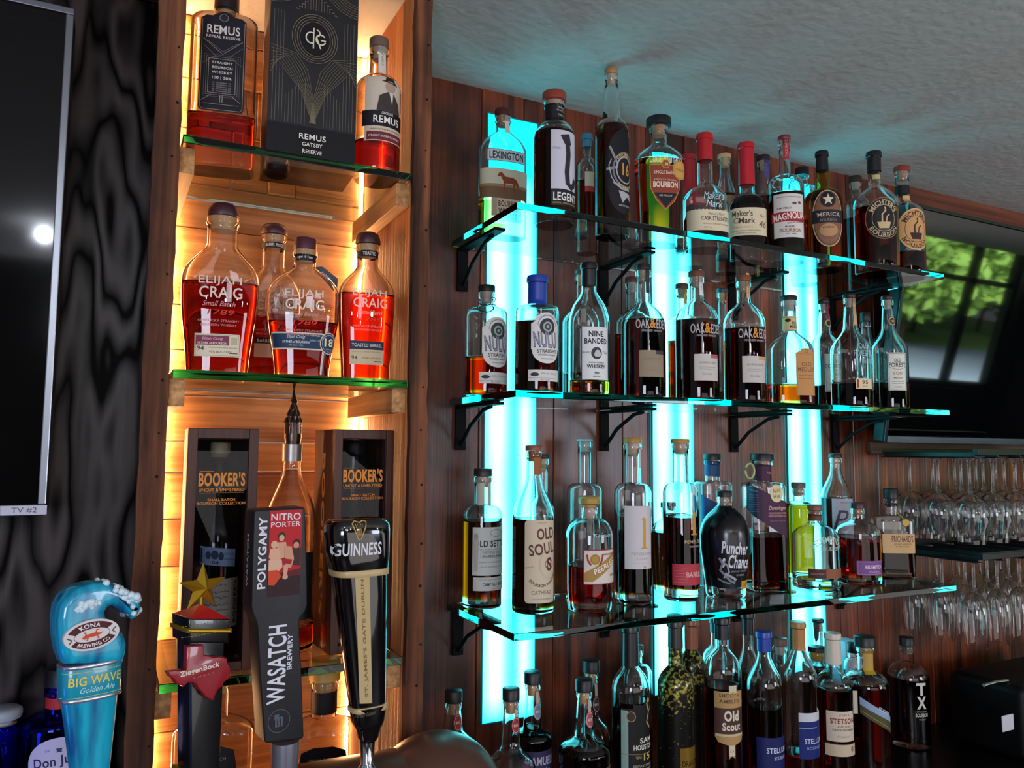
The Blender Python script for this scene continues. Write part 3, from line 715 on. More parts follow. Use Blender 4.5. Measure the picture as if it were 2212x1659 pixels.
lab94 = [R(-45, -24, 45, 24, 'd8ccb0'), Fr(-43, -22, 43, 22, .8, '8d8468'), R(-42, 0, 24, 20, '7c3048'), T('Elijah Craig', -9, 13, 40, 7, 'd5b9c0', 0, 0, .3), T('FATHER of BOURBON', -9, 4, 58, 5, 'e4d2cc'), T('94', -32, -7, 14, 9, '4e4634'), T('MADE IN TRUE SMALL BATCHES', 12, -5, 56, 2.6, '7a7058', 0), T('47% ALC / VOL', 8, -14, 46, 4, '5e563f'), R(24, -17, 41, -15, '4e4634'), R(28, 2, 40, 18, 'b7ad8e')]
elijah('largest flask with plum domed stopper and cream label, leftmost on the middle cabinet shelf', 478, 160, 441, 1.20, 612, 528, 617, 640, 1.0, ('dome', '3a1a22', 32, 'c9a070'), 'Small Batch', [(751, lab94, {'u': -2})], capr=33, nr=.021)
elijah('flask with domed stopper standing behind, half hidden, dark band reading barrel proof on its neck', 588, 128, 485, 1.315, 650, 575, 690, 665, .9, ('dome', '3a1a22', 26, 'c9a070'), 'Barrel Proof', [(752, [R(-36, 5, 36, 18, '1d151a'), T('BARREL PROOF', 0, 11, 60, 7, 'd8cfc6'), R(-36, -24, 36, 5, 'c9a584')], {})], neck=(534, 'BARREL PROOF', 6.5, 40), capr=29, nr=.019, rot=4)
lab18 = [R(-62, -18, 50, 18, 'cdc3ae'), R(-60, -15, 50, 15, '1e3350'), T('Elijah Craig', -8, 8, 36, 8, 'ccd2d8', 0, 0, .3), T('FATHER of BOURBON', -8, -2, 54, 5, 'd5d9dc'), T('45% ALC / VOL', -8, -9, 30, 3, 'b7c0c8', 0), T('BOTTLED', 32, 12, 18, 3, 'c4ccd2', 0), T('BARREL  5807', 32, 2, 24, 4, '9fb0bc', 0),
         E(62, -2, 21, 23, 'cdc3ae'), E(62, -2, 19, 21, '1e3350'), O(62, -2, 16, 18, .7, 'b3b7b0'), T('18', 62, 0, 22, 17, 'e3d6a8', 2), TA('AGED IN OAK BARRELS', 62, -2, 17.5, 90, 3, 'c4ccd2', 150, 0), T('YEARS OLD', 62, -14, 16, 3, 'c4ccd2', 0)]
elijah('squat wide flask with flat plum stopper and navy label with round badge 18', 655, 157, 516, 1.185, 640, 578, 700, 665, .92, ('disc', '4a1f2c', 26, 'c9a070'), 'Single Barrel', [(742, lab18, {'u': -6})], neck=(560, 'Aged 18 Years', 7, 34), tb=.74, capr=24, nr=.0165, st='r', rot=10)
labto = [R(-36, 8, 36, 26, '1c2840'), T('TOASTED BARREL', 0, 17, 64, 7, 'd2cfc6'), R(-36, -24, 36, 8, 'cbb491'), T('KENTUCKY STRAIGHT BOURBON', 0, 3, 62, 3, '7a6a4e', 0), T('94', -26, -10, 12, 8, '4e4634'), T('FATHER of BOURBON', 10, -10, 40, 3.4, '6a5c42'), R(16, -18, 32, -16, '4e4634')]
elijah('tall flask with domed stopper and label reading toasted barrel, rightmost on the middle cabinet shelf', 792, 121, 503, 1.20, 640, 575, 640, 660, .84, ('dome', '3a1a22', 28, 'c9a070'), 'Toasted Barrel', [(767, labto, {'u': -3})], neck=(552, 'TOASTED', 7, 30), tb=.84, capr=27, nr=.0165, rot=5, n=3)
# grey tag hanging on the squat flask
t = empty('hang_tag', at(738, 600, 1.225), 0, label='small slate grey paper tag tied to the neck of the squat flask', cat='tag')
pl = Vector(t.location)
bm = bmesh.new()
V_ = [bm.verts.new(at(x, y, 1.205)-pl) for x, y in ((680, 577), (697, 576), (730, 602), (728, 628), (712, 615))]
f = bm.faces.new(V_); ex = bmesh.ops.extrude_face_region(bm, geom=[f]); [setattr(v, 'co', v.co+Vector((0, .0008, 0))) for v in ex['geom'] if isinstance(v, bmesh.types.BMVert)]
bmobj('card', bm, pm('3a3c4c', .6), t)
a_ = at(705, 597, 1.2046)-pl
printmesh('lettering', [T('BARREL', 0, 0, 26, 6, 'b9bac4', 1, -38)], .00071, lambda u, v, f: a_+Vector((u, -f, v)), t, step=0)
# --- lowest shelf: two wooden boxes with a bottle in each
BOXW = wood('walnut_box', '2c140c', '5a2d1b', 'Z', 1.0, .5, bump=.3, island=.12)
def crate(desc, bdesc, xl, xr, top, base, Y, rot, side, dep=.098):
    t, w, h = box_thing('wooden_bottle_box', desc, 'box', xl, xr, top, base, C3, Y, dep, rot, None, 'windowed wooden bottle boxes')
    u = depth(t.location)/FPX; fr = .0125
    boxobj('side_board', (0, 0, 0), (fr, dep, h), BOXW, t); boxobj('side_board', (w-fr, 0, 0), (w, dep, h), BOXW, t)
    boxobj('end_board', (fr+.0001, .0012, h-.014), (w-fr-.0001, dep, h), BOXW, t); boxobj('end_board', (fr+.0001, .0012, 0), (w-fr-.0001, dep, .012), BOXW, t)
    boxobj('back_board', (fr+.0001, dep-.006, .0121), (w-fr-.0001, dep, h-.0141), pm('24130e', .7), t)
    boxobj('window', (fr+.0003, .006, .0123), (w-fr-.0003, .0082, h-.0143), glass('e8e9ec', 1.28), t, bev=0)
    c = 'd8842c'; k = (w-2*fr)/u/124
    items = [T("BOOKER'S", 0, 32*k, 112*k, 36*k, c, 2.5), T('UNCUT & UNFILTERED', 0, 5*k, 110*k, 8*k, c, 1), R(-54*k, 52*k, -20*k, 53*k, c), R(-54*k, -3*k, 54*k, -2.2*k, '8a5422'), T('SMALL BATCH', 0, -20*k, 66*k, 6.5*k, c, 1), T('BOURBON COLLECTION', 0, -29*k, 116*k, 7*k, c, 1)]
    printmesh('lettering', items, u, lambda a, b, f: Vector((w/2+a, .006-f, h*.735+b)), t, step=0)
    if side:
        printmesh('side_lettering', [T("BOOKER'S", 0, 0, h*.74/u, 22, 'd58a3e', 2.5, -90)], u, lambda a, b, f: Vector((-f, dep*.5-a, h*.52+b)), t, step=0)
    # the bottle in the box
    c0 = t.matrix_basis @ Vector((w/2, dep*.5, .0125)) if False else Matrix.LocRotScale(t.location, t.rotation_euler, None) @ Vector((w/2, dep*.5, .0125))
    b = empty('whiskey_bottle', c0, R_(-rot), label=bdesc, cat='bottle', group=GC)
    H = h*.90; r = min(w/2-fr-.003, dep/2-.012)
    prof = [(0, r*.9), (.004, r), (H*.50, r), (H*.58, r*.93), (H*.64, r*.72), (H*.70, r*.48), (H*.76, r*.36), (H*.93, r*.34), (H*.935, r*.42), (H*.955, r*.42)]
    inn = [(H*.955, r*.28), (H*.77, r*.28), (H*.70, r*.40), (H*.63, r*.66), (H*.57, r*.86), (H*.50, r*.93), (H*.46, r*.92), (H*.455, r*.8)]
    V, F = loft([(z, q, q, 2) for z, q in prof+inn], 36); meshobj('glass_body', V, F, glass(), b, sharp=60)
    V, F = loft([(z, q-.0016, q-.0016, 2) for z, q in [(.008, r*.95), (.012, r), (H*.45, r)]], 32); meshobj('liquor', V, F, liquor((14, 60, 150)), b, sharp=50)
    lathe('cap', [(r*.3, H*.935), (r*.45, H*.957), (r*.45, H), (r*.4, H*1.005), (.001, H*1.005)], pm('c9b68c' if not side else '201a1c', .6), b, seg=28)
    def wr(a, z, f): return Vector(((r+f)*math.sin(a/r), -(r+f)*math.cos(a/r), z))
    wid = r*1.25/u
    ink = '3a3430'; it = [R(-wid, -48, wid, 62, 'cfc4b0'), R(wid*.52, -48, wid, 62, 'b7a68c'), T("BOOKER'S", wid*.74, 8, 96, 13, '3a2a22', 2, 90)]
    rr_ = random.Random(4)
    for i in range(7):
        x0 = -wid+5; pts = [(x0+j*3, 48-i*14+rr_.uniform(-3, 3)) for j in range(int((wid*1.42)/3))]; it.append(Ln(pts, 1.2, ink))
    printmesh('label', it, u, lambda a, z, f: wr(a, H*.24+z, f), b)
    printmesh('neck_label', [R(-42, -20, 42, 20, '9db4d4'), E(-22, 2, 6, 9, '31405e'), E(-8, 4, 8, 10, '31405e'), E(6, 2, 6, 9, '31405e'), T('04', -6, -13, 14, 8, '31405e'), T('BATCH NO', 24, 8, 22, 5, '31405e', 0), R(12, -4, 36, -3, '31405e'), R(-40, -16, -36, 16, '31405e')], u,
              lambda a, z, f: wr(a, H*.47+z+a*-.12, f), b)
    return t
random.seed(9)
crate('windowed wooden bottle box with orange lettering, at the left of the lowest cabinet shelf', 'dark bottle with handwritten label inside the left wooden box', 386, 542, 925, 1426, 1.142, 2, False)
crate('windowed wooden box with orange lettering on front and side, right of the crown stoppered bottle', 'dark bottle with handwritten label inside the right wooden box', 712, 846, 928, 1400, 1.165, -4, True)
# bottle with a castle shaped stopper
def castle(s):
    G = s.G; bm = bmesh.new(); r = s.nt+.001
    MTL = pm('4a3d38', .3, metal=.9)
    tubepath(bm, [(0, 0, G+.0002), (0, 0, G+.012), (0, 0, G+.024), (0, 0, G+.03)], [r*.95, r*1.08, r*.95, r*1.05], 16)
    bm2 = bm; rnd = random.Random(2)
    for (rr_, nn, z0, h) in ((r*1.05, 7, G+.026, .016), (r*.7, 5, G+.034, .020), (r*.3, 3, G+.045, .020)):
        for i in range(nn):
            a = 6.283*i/nn; x, y = rr_*.8*math.cos(a), rr_*.8*math.sin(a)
            tubepath(bm2, [(x, y, z0-.01), (x, y, z0+h*.45), (x, y, z0+h*.5), (x, y, z0+h*.72), (x, y, z0+h)], [.0035, .0032, .0046, .0034, .0004], 8)
        tubepath(bm2, [(0, 0, z0-.012), (0, 0, z0+h*.3)], rr_*.85, 12)
    tubepath(bm2, [(0, 0, G+.05), (0, 0, G+.062), (0, 0, G+.066), (0, 0, G+.07), (0, 0, G+.088)], [.006, .0045, .007, .004, .0004], 10)
    bmobj('castle_stopper', bm, MTL, s.root, smooth=True)
    lathe('neck_capsule', [(s.nt+.0032, G-.026), (s.nt+.0034, G-.0002), (s.nt*.9, G+.0001)], pm('8f8a86', .35, metal=.7), s.root, cap0=False, cap1=False)
bottle('slim clear bottle with dark castle shaped metal stopper, between the two wooden boxes', 627, 110, 958, C3, Y=1.235, sh=1140, nk=1010, nr=.0115, nb=.0135, cap=('none', '000000', 0), st='w', liq=1350, rot=10, sig=(10, 60, 160), group=GC, extra=castle,
       dec=[(1260, [R(-60, -70, 60, 70, '171418'), T('BOURBON', 0, 10, 60, 14, 'b08a5a')])])
# two bottles on the counter board of the cabinet
for (xc, w, top, Y, desc) in ((462, 176, 1432, 1.255, 'broad shouldered bottle with black shoulder label, cabinet foot behind the red tap'), (698, 176, 1436, 1.245, 'broad shouldered bottle with black label and gold stopper, cabinet foot behind the black taps')):
    right = xc > 600
    D = [(1640, [('p', [(-46, -90), (-52, 0), (-46, 34), (-20, 44), (20, 44), (46, 34), (52, 0), (46, -90)], '0d0b0e'), T('SMALL BATCH', 0, 18, 60, 6, 'b09468', 0), T('1792' if not right else 'BOURBON', 0, -14, 70, 20, '3a3238', 1)])]
    if right: D.append((1510, [R(-70, -26, 70, 20, '0e0c0f')], {'nm': 'neck_label'}))
    bottle(desc, xc, w, top, ZB, Y=Y, sh=1580, nk=1545, nr=.0195, cap=('cork' if not right else 'disc', 'caa048' if right else 'c98d4a', 32, 'c59a60'), liq=1712, st='r', q=.62, n=2.8, rot=12, dec=D, group=GC, sig=(10, 55, 150), capr=34)
# ================================================================ top glass shelf on the wall
G1, G2, G3, G4 = 'bottles on the top wall shelf', 'bottles on the middle wall shelf', 'bottles on the lowest wall shelf', 'bottles on the back counter'
YFR, YBK = 1.185, 1.325
AM = (20, 75, 200); DK = (48, 150, 320); PA = (4, 12, 60)
d = [R(-44, 14, 44, 40, 'b9c4c8'), Fr(-44, 14, 44, 40, 1, '3a3e42'), T('LEXINGTON', 0, 27, 78, 17, '2c2c30', 2), R(-62, -66, 62, -2, 'b7b49c'), R(-62, -66, 62, -38, '6a4f36'), R(-62, -42, 62, -36, '8a7250'),
     P([(-18, -12), (-22, -20), (-14, -20), (-8, -30), (-8, -52), (-5, -52), (-4, -34), (14, -34), (16, -54), (19, -54), (19, -34), (24, -40), (26, -46), (27, -34), (22, -24), (14, -20), (-4, -19), (-12, -10)], '7a3a20')]
d2 = [R(-34, -20, 34, 20, 'b7a890'), Fr(-34, -20, 34, 20, 1, '6a4a40'), R(-33, -19, -22, 19, '9a8a76'), T('BOURBON', 6, 8, 50, 13, '5c2a26', 2), T('WHISKEY', 6, -9, 50, 13, '5c2a26', 2)]
bottle('flat flask with a brown horse on its label, leftmost on the top wall shelf', 1086, 110, 238, S1, Y=1.30, sh=330, nk=286, nr=.0135, cap=('disc', '4a1c18', 16, '9a7a5a'), liq=434, q=.5, n=2.6, st='r', rot=6, dec=[(372, d), (456, d2), (274, [RR(-6, -20, 6, 20, 1, 'd0c6b8')], {'nm': 'tax_strip', 'u': 4})], group=G1, sig=PA)
d = [R(-34, -52, 34, 80, 'c6c2cc'), Ln([(-8, 64), (2, 66), (6, 30), (2, -10), (4, -34), (14, -42), (24, -34), (28, -20)], 13, '2a2630'), P([(-14, 68), (8, 74), (14, 50), (-4, 50)], '2a2630'), R(-34, -84, 34, -48, '1b1820'), T('LEGENT', 2, -64, 62, 18, 'e6e2de', 2), T('KENTUCKY STRAIGHT BOURBON', 0, -78, 60, 3.5, 'b79c58'), T('DISTILLED', -22, 40, 16, 4, '6a6670', 0)]
bottle('tall round bottle with dark curved tail drawing on its lilac label, top wall shelf', 1197, 89, 202, S1, Y=YFR, sh=302, nk=268, nr=.0165, cap=('disc', '8a3a2c', 20, 'c7a888'), liq=292, st='q', dec=[(375, d, {'u': 4}), (247, [R(-80, -15, 80, 17, '15141a'), T('Finished in', 8, 9, 22, 5, 'c9c4c0', 0), T('RED WINE CASKS', 8, 2, 26, 3.4, 'c9c4c0', 0), T('Legent', 8, -8, 18, 5, 'c9c4c0', 0, 0, .3)], {'nm': 'neck_label'})], group=G1, sig=DK, capr=26)
bottle('narrow clear bottle mostly hidden behind the tallest bottle of the top wall shelf', 1268, 48, 292, S1, Y=YBK, sh=362, nk=340, nr=.009, cap=('capsule', '3a6f86', 28), liq=395, dec=[(400, [R(-18, -22, 18, 22, 'b7b29a'), R(-18, -22, 18, -10, 'a03028')])], group=G1, sig=AM, seg=28)
it = [E(0, -6, 46, 92, '111116'), Ln([(-34, 48), (-8, -8)], 5, '8f8c90'), Ln([(-42, -2), (0, 4)], 6, '8f8c90'), O(6, -2, 34, 40, 4, '77747c', 20, 340), O(6, -2, 26, 30, 3, 'a9a6aa'), E(6, -2, 22, 26, '15151c'), T('16', 8, 0, 24, 28, 'c98a40', 2), TA('CALUMET FARM', 6, -2, 33, 80, 8, 'c9a860', 110, 2), TA('BOURBON', 6, -4, 36, -90, 7, 'c9a860', 70, 2, inner=True),
      P([(-14, -48), (22, -52), (26, -68), (10, -60), (-4, -74), (-10, -60)], 'a9a6aa'), T('KENTUCKY STRAIGHT', 4, -80, 34, 4, 'b7b4b8', 1), Ln([(-30, 20), (-36, 6), (-30, -20), (-18, -38)], 2, 'b7b4b8'), Ln([(-26, -30), (-6, -44), (20, -44)], 5, '9f9ca0')]
bottle('tallest slender bottle with beige cork and black emblem with number, top wall shelf', 1321, 75, 150, S1, Y=1.20, sh=300, nk=262, nr=.0108, nb=.0175, cap=('disc', '9a6f42', 14, 'cdb094'), liq=278, st='q', dec=[(376, it, {'sx': .92, 'u': 5})], group=G1, sig=(34, 90, 220), capr=15)
it = [P([(-34, 44), (34, 44), (32, -6), (20, -32), (0, -52), (-20, -32), (-32, -6)], '8a3a22'), Ln([(-34, 44), (34, 44), (32, -6), (20, -32), (0, -52), (-20, -32), (-32, -6), (-34, 44)], 1.5, 'c98a4a'), P([(-26, -16), (26, -16), (0, -48)], '17121a'),
      E(0, 46, 10, 11, '8a4a22', 6), O(0, 46, 10, 11, 1.5, 'd09a50', n=6), T('LM', 0, 46, 10, 7, 'e0b878'), T('SINGLE BARREL', 0, 28, 52, 7, 'e0c8b4'), T('KENTUCKY STRAIGHT', 0, 12, 50, 3.4, 'd7b8a0'), T('BOURBON', 0, 2, 54, 13, 'ecdccc', 2), T('105 PROOF', 0, -22, 28, 4, 'c9b8a8'), E(34, 36, 19, 21, 'c99a4a'), O(34, 36, 17, 19, 1, '8a6428'), T('DOUBLE OAK', 34, 36, 24, 5, '7a5820')]
bottle('wide shouldered decanter with black stopper and shield shaped red brown label, top wall shelf', 1424, 114, 257, S1, Y=1.205, sh=352, nk=312, nr=.0155, cap=('disc', '141418', 19, 'b98a60'), liq=352, st='w', tb=.9, q=.7, n=2.6, rot=20, dec=[(412, it, {'u': 3}), (354, [T('Luca Mariano', 0, 0, 74, 22, 'cfd6da', 0)], {'nm': 'lettering', 'u': 6})], group=G1, sig=(10, 45, 150), capr=27)
bottle('bottle dipped in dark red wax, half hidden behind the wide decanter', 1488, 60, 338, S1, Y=YBK, sh=440, nk=410, nr=.014, cap=('wax', '9c1420', 118), liq=420, group=G1, sig=DK, seg=28)
ivory = 'd8c8a8'
it = [('p', [(-62, -24)]+[(x, 20+(1.6 if i % 2 else 0)) for i, x in enumerate(range(-62, 63, 4))][::-1][::-1]+[(62, -24)], ivory), T("Maker's Mark", 8, 12, 38, 6, '4a3a30', 0), T('CASK STRENGTH', 8, 2, 68, 9, '3a2c26', 1), T('KENTUCKY STRAIGHT BOURBON', 8, -10, 60, 3, '6a5a48', 0), T('750 ML', -12, -18, 18, 3, '6a5a48', 0)]
it[0] = ('p', [(-62, -24), (62, -24)]+[(x, 20+(1.6 if i % 2 else 0)) for i, x in enumerate(range(62, -63, -4))], ivory)
bottle('squat clear bottle dipped in red wax with cream label at its foot, nearly empty', 1524, 108, 293, S1, Y=1.19, sh=435, nk=400, nr=.0135, nb=.0155, cap=('wax', 'b3141c', 58), liq=478, st='r', dec=[(484, it), (442, [T("Maker's", 0, 9, 46, 17, 'bcd6dc', 0, 0, .2), T('Mark', 0, -9, 36, 15, 'bcd6dc', 0, 0, .2)], {'nm': 'lettering', 'u': 4})], group=G1, rot=16, sig=DK, q=.8, n=2.6)
bottle('clear bottle with pale cork behind and between the two red waxed bottles', 1567, 48, 335, S1, Y=YBK, sh=432, nk=372, nr=.0125, cap=('disc', 'c9a070', 10, 'c9a070'), liq=424, st='s', dec=[(450, [R(-22, -22, 22, 22, '8a6a4a')])], group=G1, sig=AM, seg=28)
it = [R(-60, -40, 60, 20, ivory), T("Maker's", -18, 8, 44, 13, '4a3428', 1), T('Mark', -8, -8, 34, 13, '4a3428', 1), E(-30, -7, 6, 6, '4a3428'), E(-30, -7, 4.6, 4.6, ivory), T('No', 24, 2, 10, 7, '8a3028', 0), T('46', 26, -16, 18, 15, '8a5a28', 1, 0, .2), T('PREMIUM SELECT', -18, -22, 44, 4, 'c9a860', 1), T('KENTUCKY STRAIGHT BOURBON WHISKY', -10, -30, 60, 3, '7a6a50', 0), T('HANDMADE', -10, -35, 40, 2.6, '7a6a50', 0)]
bottle('bottle with long bright red wax neck and cream label with red number', 1614, 84, 313, S1, Y=1.225, sh=450, nk=420, nr=.0145, nb=.0165, cap=('wax', 'b81424', 92), liq=432, st='r', dec=[(477, it)], group=G1, rot=30, sig=DK, q=.8, n=2.6)
bottle('bottle with purple paper strip over its cork, behind the waxed and the red white bottles', 1652, 50, 338, S1, Y=1.335, sh=450, nk=415, nr=.0125, cap=('disc', '2a1a22', 12), liq=430, group=G1, sig=AM, seg=28, dec=[(368, [RR(-8, -20, 8, 20, 2, '5a4a86')], {'nm': 'tax_strip'})])
it = [R(-31, -48, 40, 48, 'd4cdc6'), Fr(-31, -48, 40, 48, .8, '5a4a4a'), R(-36, -13, 42, 8, 'a02830'), T('MAGNOLIA', 4, -1, 70, 15, 'ecdcd4', 2, 6), T('STRAIGHT BOURBON WHISKEY', 4, 40, 54, 3, '8a3a3a', 0), T("A.M. PEEL'S", -8, 16, 30, 4, '5a2a2a'), E(14, 26, 5, 3, '6a4a4a'), E(26, 28, 4, 3, '6a4a4a'), T('Special Quality', 16, -15, 36, 5, '7a2a30', 0, 6, .3), T('MASHED', 4, -24, 20, 3.5, '4a3a3a'), T('BOURBON', 6, -32, 46, 8, 'a06a48', 1), T('EST 1868', 6, -40, 20, 3, '6a5a5a', 0)]
bottle('slim bottle with red cap and white label crossed by red name banner, top wall shelf', 1697, 77, 296, S1, Y=1.19, sh=402, nk=382, nr=.0105, nb=.0125, cap=('disc', '7a2028', 10, 'c9c4bc'), liq=424, st='q', dec=[(476, it), (324, [RR(-7, -26, 7, 26, 1, 'a03038'), T('TAX PAID', 0, 0, 40, 5, 'd8a8a0', 0, 90)], {'nm': 'tax_strip', 'u': 3})], group=G1, rot=40, sig=DK)
bottle('clear bottle with black screw cap behind the red white labelled bottle', 1736, 56, 365, S1, Y=YBK, sh=424, nk=402, nr=.0135, cap=('screw', '0e1014', 16), liq=470, group=G1, sig=AM, seg=28, st='q')
it = [E(0, 0, 36, 62, '8a5a40'), O(0, 0, 36, 62, 2, 'c9b08a'), O(0, 0, 33, 58, 1, '2a2430'), E(0, 40, 17, 17, '1c1a22'), P([(0, 53), (3.2, 44), (12, 44), (5, 38), (8, 29), (0, 34.5), (-8, 29), (-5, 38), (-12, 44), (-3.2, 44)], 'd8ccb0'), R(-36, -10, 36, 18, '23222e'), T("'MERICA", 0, 8, 54, 9, 'c9aa8c', 1.5), T('BOURBON', 0, -4, 36, 6, '8a7a70', 1), E(0, -26, 20, 14, 'b98a60'), T('WHISKEY', 0, -20, 28, 4, '3a2a28'), TA('STRAIGHT WHISKEY', 0, 0, 28, -90, 6, '8a7a6a', 120, 1, ry=50, inner=True)]
bottle('green gold bottle with oval star label and cream and black banded neck, top wall shelf', 1779, 80, 330, S1, Y=1.20, sh=437, nk=412, nr=.0115, nb=.0145, cap=('capsule', '16161a', 42), liq=424, st='q', gc='f2e8b8', dec=[(482, it, {'u': -4, 'sx': .95}), (343, [R(-50, -5, 50, 5, 'cdb48c')], {'nm': 'neck_label'})], group=G1, rot=28, sig=(7, 30, 110))
bottle('narrow bottle with cork stopper and cream label, behind the black waxed bottle', 1852, 52, 383, S1, Y=YBK, sh=450, nk=425, nr=.0125, cap=('disc', '3a241c', 14, 'b7a890'), liq=476, group=G1, sig=DK, seg=28, dec=[(520, [R(-20, -24, 20, 24, 'b7b090')])])
def mich(col, ink, rim):
    return [E(0, 0, 38, 45, rim, 60), E(0, 0, 36, 43, col, 48), O(0, 0, 24, 29, 1, ink), TA("MICHTER'S", 0, 0, 29, 90, 11, ink, 125, 2, ry=35), TA('BOURBON', 0, 0, 30.5, -90, 9, ink, 120, 1, ry=36, inner=True), P([(-14, -8), (14, -8), (10, -22), (-10, -22)], ink), Ln([(-4, -8), (-4, 8), (3, 16), (2, 24)], 3, ink), Ln([(4, -8), (6, 4), (11, 8)], 2.5, ink), T('KENTUCKY STRAIGHT', 0, -27, 26, 3, ink, 0), T('WHISKEY', 0, -39.5, 22, 3, ink, 0)]
bottle('black waxed bottle with dark round label showing a still, top wall shelf', 1892, 90, 332, S1, Y=1.170, sh=445, nk=400, nr=.0135, cap=('wax', '121216', 42), liq=454, st='w', dec=[(484, mich('241c1e', 'ccb488', '8a6a4a'), {'u': 0}), (387, [R(-10, -6, 10, 6, 'b7a878'), Fr(-10, -6, 10, 6, 1, '3a3428')], {'nm': 'neck_label'})], group=G1, sig=(12, 60, 150), rot=31)
bottle('bottle with tan round still label, rightmost on the top wall shelf', 1953, 82, 362, S1, Y=1.172, sh=470, nk=435, nr=.0145, cap=('disc', '8a3428', 12, 'b78a70'), liq=552, st='w', dec=[(506, mich('cf9a62', '3a241c', 'e0b078'), {'u': 2}), (434, [R(-11, -7, 11, 7, 'cfa468')], {'nm': 'neck_label', 'u': 3}), (413, [R(-70, -9, 70, 9, '17151c')], {'nm': 'neck_band'})], group=G1, rot=21, sig=(12, 60, 150))
# ================================================================ middle glass shelf
def nulu(ink):
    return [('p', [(-34, -18), (-34, 36), (-24, 42)]+[(30*math.cos(R_(a)), 34+26*math.sin(R_(a))) for a in range(160, 19, -14)]+[(34, 34), (34, -18)]+[(32*math.cos(R_(a)), -20-28*math.sin(R_(a))) for a in range(0, 181, 15)], 'd5d2cc'),
            O(2, 32, 22, 22, 1, ink, 0, 180), E(2, 30, 18, 18, '33433f' if ink != '3a4a9a' else '2f2f38'), E(2, 30, 11, 11, '9aa09c'), E(2, 30, 7, 7, '33433f'), E(2, 30, 3.5, 3.5, '9aa09c'), TA('DOUBLE OAKED', 2, 30, 25, 90, 3, '7a7a78', 100, 0),
            T('NULU', -2, 2, 53, 34, '2e2e38', 3, 0, -.1), T('NULU', -2, 2.3, 51.5, 31, '8d8fa0', .3, 0, -.1), T('STRAIGHT', 2, -22, 46, 8, '3a3a3a', 1), T('BOURBON WHISKEY', 2, -30, 40, 3.6, '4a4a4a', 1), T('NON CHILL FILTERED', 2, -38, 28, 3, '6a6a68', 0)]
strip = [R(-40, -12, 34, 12, 'd2cfc8'), E(-26, 2, 9, 4, '2a2a2a'), T('BATCH  129', -4, 4, 18, 4, '4a4a4a', 0), T('BTL 112', 18, 4, 18, 4, '4a4a4a', 0), R(-40, -6, 34, -5.3, '8a8a88'), T('No 0128', -4, -9, 20, 3, '5a5a5a', 0)]
def cord(s):
    bm = bmesh.new(); r = s.nt+.0035; zt = s.G-.012
    tubepath(bm, [(r*math.sin(a*.5), -r*math.cos(a*.5), zt-.001*a+.003*math.sin(a)) for a in range(0, 26)], .0009, 6); bmobj('cord', bm, pm('2a2a2e', .7), s.root, smooth=True)
bottle('clear bottle with black corded stopper and arched white label, leftmost on the middle wall shelf', 1050, 92, 617, S2, Y=1.262, sh=690, nk=664, nr=.0125, cap=('disc', '121214', 15, 'a89a90'), liq=776, st='f', dec=[(750, nulu('4a6a60'), {'u': 2}), (820, strip, {'nm': 'batch_label', 'u': 2})], group=G2, rot=-4, sig=(10, 90, 260), extra=cord)
bottle('bottle with royal blue cap and neck and arched white label, middle wall shelf', 1160, 95, 598, S2, Y=1.178, sh=676, nk=660, nr=.0155, cap=('capsule', '1c3a9a', 62), liq=700, st='f', dec=[(742, nulu('3a4a9a'), {'u': 0}), (815, strip, {'nm': 'batch_label', 'u': 0}), (617, [R(-70, -4, 70, 4, 'c9a070')], {'nm': 'neck_band'})], group=G2, rot=3, sig=DK)
bottle('clear bottle half hidden behind the one with a black neck capsule marked 9', 1256, 92, 584, S2, Y=YBK, sh=700, nk=655, nr=.0115, cap=('disc', '3a3a40', 12), liq=812, st='r', group=G2, sig=DK, seg=30)
it = [R(-31, -56, 32, 56, 'd8d8d6'), T('NINE', 0, 41, 34, 12, '1a1a1e', 2), T('BANDED', 0, 26, 52, 12, '1a1a1e', 2), E(0, 0, 12, 13, '3a3a40'), E(2, -1, 8, 8, 'b7b7b6'), Ln([(-8, -4), (-2, 8), (6, 8), (11, 0)], 2, '1a1a1e'), Ln([(-6, -9), (8, -9)], 2, '1a1a1e'), T('Austin', -22, 2, 16, 5, '4a4a4e', 0, 0, .4), T('Texas', 22, 2, 14, 5, '4a4a4e', 0, 0, .4), T('STRAIGHT BOURBON', 0, -20, 34, 3.2, '3a3a3e'), T('WHISKEY', 0, -28, 42, 8, '1a1a1e', 2), T('90', 0, -42, 10, 6, '1a1a1e'), T('PROOF', 0, -49, 16, 3, '3a3a3e')]
bottle('bottle with tall black neck capsule marked 9 and plain white label, middle wall shelf', 1272, 89, 570, S2, Y=1.175, sh=700, nk=630, nr=.0125, nb=.0135, cap=('capsule', '101014', 48), liq=826, st='r', dec=[(768, it, {'u': 0}), (606, [T('9', 6, 0, 11, 17, 'e4e4e4', 2)], {'nm': 'neck_label'})], group=G2, rot=11, sig=(8, 30, 100))
bottle('bottle with plum stopper half hidden behind the first ampersand lettered bottle', 1366, 76, 600, S2, Y=YBK, sh=700, nk=672, nr=.0115, cap=('disc', '5a2430', 12, 'a89a90'), liq=726, st='r', group=G2, sig=DK, seg=30)
def oak(lc, tc):
    return [(0, 0)]
OE = [T('OAK', -20, 0, 30, 20, 'b7b0b0', 1), T('&', 2, 1, 14, 22, 'c98a30', 2), T('EDEN', 26, 0, 32, 20, 'b7b0b0', 1), T('FINISHED WHISKEY', 2, -15, 48, 4.5, 'a9a2a2', 1)]
